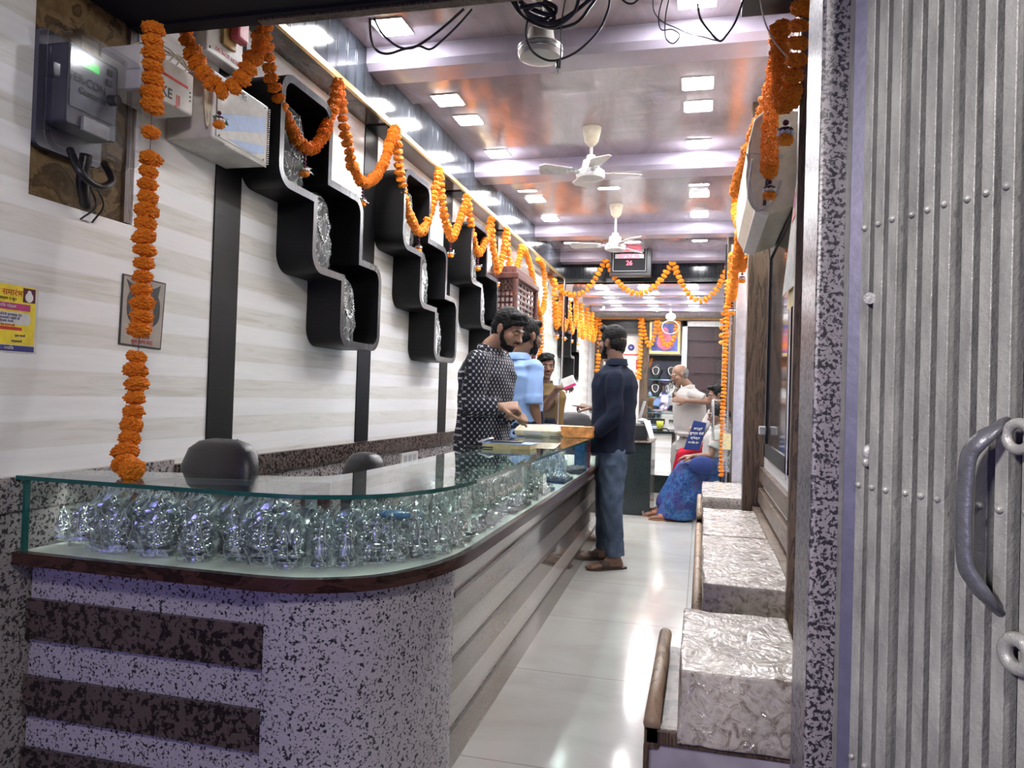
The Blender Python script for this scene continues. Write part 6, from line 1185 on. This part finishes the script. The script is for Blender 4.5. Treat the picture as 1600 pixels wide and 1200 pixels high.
b = M(); b.add(q + [p_ + A(0, .02, 0) for p_ in q], [[0, 1, 2, 3, 4, 5], [11, 10, 9, 8, 7, 6]] + [[i, (i + 1) % 6, 6 + (i + 1) % 6, 6 + i] for i in range(6)]); b.build('pouch', 'plastic_loose', t); c_ = PY(1137, 690, 6.96); M().box(c_ - A(.04, 0, .07), c_ + A(.04, .006, .07)).build('card', 'cream_page', t)
# ------------------------------------------------------------------ wooden shrine and pictures on the left wall
t = thing('wooden_shrine', 'dark red carved wooden shrine with lattice sides on the left wall', 'shrine', (-1.75, 6.75, 1.3)); x0, x1 = XL + .02, -1.60; y0, y1, z0, z1 = 6.33, 7.15, 1.30, 2.18
M().box((x0, y0 - .02, z0 - .04), (x1 + .03, y1 + .02, z0)).box((x0, y0 + .02, z0), (x0 + .015, y1 - .02, z1)).build('back_and_base', 'wood_red', t); M().box((x0, y0 - .03, z1), (x1 + .04, y1 + .03, z1 + .05)).box((x0, y0 + .05, z1 + .05), (x1, y1 - .05, z1 + .12)).build('roof', 'wood_red', t, bevel=.008)
def lattice(nm, axis):
    b = M(); n = 6; m = 17
    w0, w1 = (x0, x1) if axis == 'x' else (y0, y1)
    def bar(a, c, d, e):
        if axis == 'x': b.box((a, y0, d), (c, y0 + .012, e))
        else: b.box((x1 - .012, a, d), (x1, c, e))
    for i in range(n + 1): q = w0 + (w1 - w0) * i / n; bar(q - .008, q + .008, z0, z1)
    for j in range(m + 1): q = z0 + (z1 - z0) * j / m; bar(w0, w1, q - .010, q + .010)
    return b.build(nm, 'wood_red', t)
lattice('lattice_side', 'x'); lattice('lattice_door', 'y')
for yy in (y0, y1): M().lathe([(.022, 0), (.03, .03), (.016, .06), (.024, .3), (.016, .45), (.026, .6), (.018, .8), (.028, .85), (.024, .88)], (x1 + .01, yy, z0), 16).build('turned_post', 'wood_red', t, smooth=True)
t = thing('framed_picture', 'framed picture leaning out from the left wall above the shrine', 'picture', (-1.8, 8.1, 2.1)); M().prism([(0, 0), (.10, .42), (.115, .415), (.015, -.005)], (XL + .01, 7.6, 2.08), (1, 0, 0), (0, 0, 1), (0, .9, 0)).build('frame', 'wood_frame', t); M().prism([(.018, .04), (.100, .385), (.103, .384), (.021, .039)], (XL + .02, 7.66, 2.08), (1, 0, 0), (0, 0, 1), (0, .78, 0)).build('picture', 'paper', t)
t = thing('framed_picture', 'second dark framed picture hung lower on the left wall behind the garland', 'picture', (-1.8, 7.9, 1.75)); M().prism([(0, 0), (.07, .26), (.085, .255), (.015, -.005)], (XL + .01, 7.5, 1.78), (1, 0, 0), (0, 0, 1), (0, .75, 0)).build('frame', 'black_laminate', t); M().prism([(.018, .03), (.075, .235), (.078, .234), (.021, .029)], (XL + .018, 7.54, 1.78), (1, 0, 0), (0, 0, 1), (0, .67, 0)).build('picture', 'cream_page', t)
t = thing('glass_partition', 'tall clear glass screen at the end of the counter beside the moustached man', 'partition', (-1.7, 8.5, 0)); a, b_ = PX(843, 560, -1.80), PX(870, 560, -1.62)
M().box((-1.84, 9.0, .02), (-1.655, 9.012, 2.60)).build('glass', 'glass_clear', t); M().box((-1.655, 8.992, .02), (-1.635, 9.02, 2.60)).build('edge_profile', 'alu', t); M().box((-1.642, 8.99, .02), (-1.63, 8.992, 2.60)).build('dark_seal', 'black_plastic', t)
t = thing('glass_screen', 'second clear glass screen edge standing on the counter end', 'partition', PZ(872, 690, .0)); a = PY(873, 640, 6.22); M().box((a[0] - .3, 6.20, .905), (a[0], 6.206, 1.32)).build('glass', 'glass_clear', t); M().box((a[0] - .004, 6.198, .905), (a[0] + .002, 6.208, 1.32)).build('edge', 'alu', t)
# chair behind and dark backrest beside the pointing hand
office_chair((-1.25, 7.6, 1.02), .20, .5, 2.2, 'dark office chair glimpsed behind the pointing hand')
# dark granite cabinet, printer and the far desk
t = thing('cabinet', 'dark granite-clad cabinet behind the navy-shirted man', 'cabinet', (-.62, 8.0, 0)); M().box((-.78, 7.7, 0), (-.475, 8.4, .735)).build('body', 'granite_black', t, bevel=.003); M().box((-.79, 7.68, .735), (-.465, 8.42, .75)).build('top_slab', 'granite_tan', t); M().box((-.55, 7.694, .02), (-.53, 7.70, .05)).build('floor_catch', 'steel', t)
tag(M().box((-.80, 7.78, .75), (-.52, 8.1, .93)).build('printer', 'black_plastic', bevel=.03), 'black printer on the dark cabinet behind the navy-shirted man', 'printer')
t = thing('receipt_roll', 'white curled receipt papers spilling down beside the black printer', 'paper', (-.50, 7.8, .752)); sheet([(-.56, 7.76, .955), (-.50, 7.78, .96), (-.45, 7.74, .78), (-.49, 7.72, .775)], .004, 'paper', 'sheet', t); M().ell((-.575, 7.8, .955), (.05, .04, .02)).build('curl', 'paper', t, smooth=True)
t = thing('desk', 'far shop desk with white striped drawer front and dark wooden legs', 'desk', (-.45, 9.6, 0)); M().box((-.98, 9.35, .76), (-.28, 10.1, .79)).build('desktop', 'granite_black', t); M().box((-.70, 9.38, .44), (-.34, 9.40, .76)).build('white_drawer_front', 'wall_panel', t); M().box((-.34, 9.38, .44), (-.30, 10.05, .76)).build('dark_side', 'granite_brown', t)
for x_ in (-.68, -.32): M().box((x_ - .02, 9.4, 0), (x_ + .02, 9.44, .44)).build('leg', 'wood_frame', t)
M().box((-.70, 9.7, .0), (-.32, 9.74, .22)).build('back_rail', 'granite_black', t)
tag(M().box((-.26, 9.75, .0), (-.14, 9.95, .42)).build('waste_bin', 'white_plastic', bevel=.01), 'small white bin beside the far desk', 'bin')
t = thing('document_tray', 'white tray with papers on the far desk', 'tray', (-.55, 9.7, .79)); M().box((-.75, 9.55, .79), (-.40, 9.9, .80)).box((-.75, 9.88, .80), (-.40, 9.9, .93)).build('tray', 'white_plastic', t); M().box((-.72, 9.6, .80), (-.45, 9.85, .83)).build('papers', 'blue_ink', t); M().box((-.72, 9.85, .86), (-.45, 9.88, .93)).build('dark_screen', 'black_plastic', t)
p = PY(1031, 668, 9.5); tag(M().lathe([(0, 0), (.036, 0), (.045, .12), (.040, .12), (.033, .01), (0, .01)], (p[0], 9.5, .79), 20).build('plastic_cup', 'yellow_green', smooth=True), 'yellow-green cup on the far desk', 'cup')
tag(M().tube(spline([(-.62, 9.45, .80), (-.5, 9.42, .81), (-.42, 9.45, .82), (-.38, 9.5, .80)], 6), .012).build('telephone_receiver', 'black_plastic', smooth=True), 'black handset lying on the far desk before the cup', 'telephone')
tag(M().prism([(0, 0), (.10, .36), (.115, .355), (.02, -.005)], (-.80, 9.5, .79), (1, 0, 0), (0, 0, 1), (0, .3, 0)).build('monitor', 'grey_plastic'), 'grey tilted monitor behind the navy-shirted man', 'monitor')
# ------------------------------------------------------------------ back wall: glass shelves, picture, poster, shutter door
S('trim_60', M().box((-1.855, 12.55, 2.48), (.36, 12.6, 2.52)), 'gold'); S('trim_61', M().box((-1.855, 12.5, 2.33), (-.95, 12.6, 2.48)), 'granite_black')
S('trim_62', M().box((-.99, 12.45, 0), (-.86, 12.6, 2.45)).box((-1.74, 12.45, 0), (-1.60, 12.6, 2.40)), 'wood_pillar')
S('trim_63', M().box((-.33, 12.45, 0), (-.25, 12.6, 2.45)).box((-.33, 12.45, 2.37), (.36, 12.6, 2.45)).box((.30, 12.45, 0), (.36, 12.6, 2.4)), 'white_paint')
b = M()
for k in range(9): b.box((-.25, 12.52, .05 + .262 * k), (.30, 12.58, .05 + .262 * k + .25)).box((-.25, 12.50, .05 + .262 * k + .235), (.30, 12.53, .05 + .262 * k + .25))
b.build('door_1', 'drape', kind='structure')
t = thing('wall_display', 'glass-shelved wall display with necklace busts behind the elderly man', 'display', (-.6, 12.4, .8)); M().box((-.86, 12.57, .8), (-.33, 12.59, 1.9)).build('mirror_back', 'mirror', t)
for z in (.95, 1.22, 1.50): M().box((-.86, 12.3, z), (-.33, 12.57, z + .008)).build('glass_shelf', 'glass_edge' if z > 1.3 else 'glass_edge', t)
for z, nm in ((1.51, 'upper'), (1.23, 'middle')):
    for x, s_ in ((-.73, 'left'), (-.48, 'right')):
        tb = thing('necklace_bust', '%s necklace bust at the %s on the %s glass shelf of the far display' % ('black' if z > 1.4 or s_ == 'left' else 'clear-wrapped', s_, nm), 'display bust', (x, 12.42, z), 'busts on the far glass shelves'); c = A(x, 12.42, z); h = .25
        M().loft([(c + A(0, 0, zz * h), A(w, 0, 0), A(0, d, 0)) for zz, w, d in ((0, .05, .03), (.1, .05, .028), (.35, .085, .032), (.6, .10, .035), (.72, .08, .03), (.8, .035, .026), (1, .028, .022))], 24).build('bust', 'velvet_black' if z > 1.4 or s_ == 'left' else 'plastic_bust', tb, smooth=True)
        M().tube([c + A(.05 * cos(a), -.04, h * .62 + .09 * sin(a) * (1 if sin(a) < 0 else .4)) for a in np.linspace(0, 2 * pi, 20)], .006, 6).build('necklace', 'alu', tb)
t = thing('framed_picture', 'gold-framed pink and blue devotional picture above the far glass shelves', 'picture', (-.6, 12.5, 1.95)); M().box((-.86, 12.52, 1.92), (-.36, 12.56, 2.46)).build('frame', 'gold', t, bevel=.005); M().box((-.82, 12.512, 1.97), (-.40, 12.52, 2.42)).build('blue_ground', plain('pict_blue', (.12, .16, .5), .4, var=.5, scale=5), t)
M().ell((-.60, 12.51, 2.12), (.14, .004, .14)).ell((-.61, 12.51, 2.28), (.06, .005, .08)).ell((-.52, 12.51, 2.14), (.08, .004, .05)).build('pink_figure', plain('pict_pink', (.7, .22, .35), .5, var=.4, scale=9), t, smooth=True); M().ell((-.61, 12.505, 2.20), (.03, .004, .03)).build('flower_motif', 'pink_plastic', t)
t = thing('notice_poster', 'white poster with a round navy emblem and code panel on the far wall', 'poster', (-1.2, 12.55, 1.6)); M().box((-1.32, 12.545, 1.62), (-.99, 12.55, 2.20)).build('sheet', 'paper', t); M().cone((-1.15, 12.545, 2.02), (-1.15, 12.540, 2.02), .055, .055, 24).build('emblem', 'navy_ink', t); text('७', .06, (-1.15, 12.538, 2.02), EX, EZ, 'white_paint', t); M().box((-1.28, 12.540, 1.89), (-1.03, 12.545, 1.91)).build('red_line', 'red_ink', t); M().box((-1.06, 12.540, 1.66), (-1.0, 12.545, 1.82)).build('red_panel', 'red_ink', t)
tag(M().box((-1.40, 12.50, 2.25), (-1.0, 12.56, 2.33)).build('name_board', 'black_plastic'), 'dark name board above the white poster on the far wall', 'sign')
t = thing('wall_fan', 'small white wall fan hanging before the framed picture', 'fan', PY(1048, 496, 11.5)); c = PY(1048, 495, 11.5); M().ell(c, (.075, .06, .06)).build('motor', 'white_plastic', t, smooth=True); M().tube([c + A(.12 * cos(a), -.05, -.16 + .10 * sin(a)) for a in np.linspace(0, 2 * pi, 25)], .006, 6).build('guard_ring', 'white_plastic', t); M().tube([c, c + A(0, 0, .12)], .015).build('bracket', 'white_plastic', t)
tag(M().box((-1.70, 9.43, .9), (-1.64, 9.5, 2.2)).build('wall_post', 'white_paint'), 'white post with stickers left of the far wall niche', 'post') if False else None
# clear shelves hung under the header (glass rods)
t = thing('hanging_glass_fitting', 'clear glass bracket hanging under the header left of the clock', 'bracket', PY(944, 455, 9.36)); a = PY(944, 462, 9.36); M().box(a - A(.06, .003, .2), a + A(.06, .003, .16)).build('glass', 'glass_side', t); M().cone(a + A(0, -.01, -.15), a + A(0, .01, -.15), .02, .02).build('clamp', 'steel', t)
t = thing('hanging_glass_fitting', 'clear glass bracket hanging under the header right of the clock', 'bracket', PY(1027, 460, 9.36)); a = PY(1027, 466, 9.36); M().box(a - A(.05, .003, .2), a + A(.05, .003, .16)).build('glass', 'glass_side', t); M().cone(a + A(0, -.01, -.15), a + A(0, .01, -.15), .02, .02).build('clamp', 'steel', t)
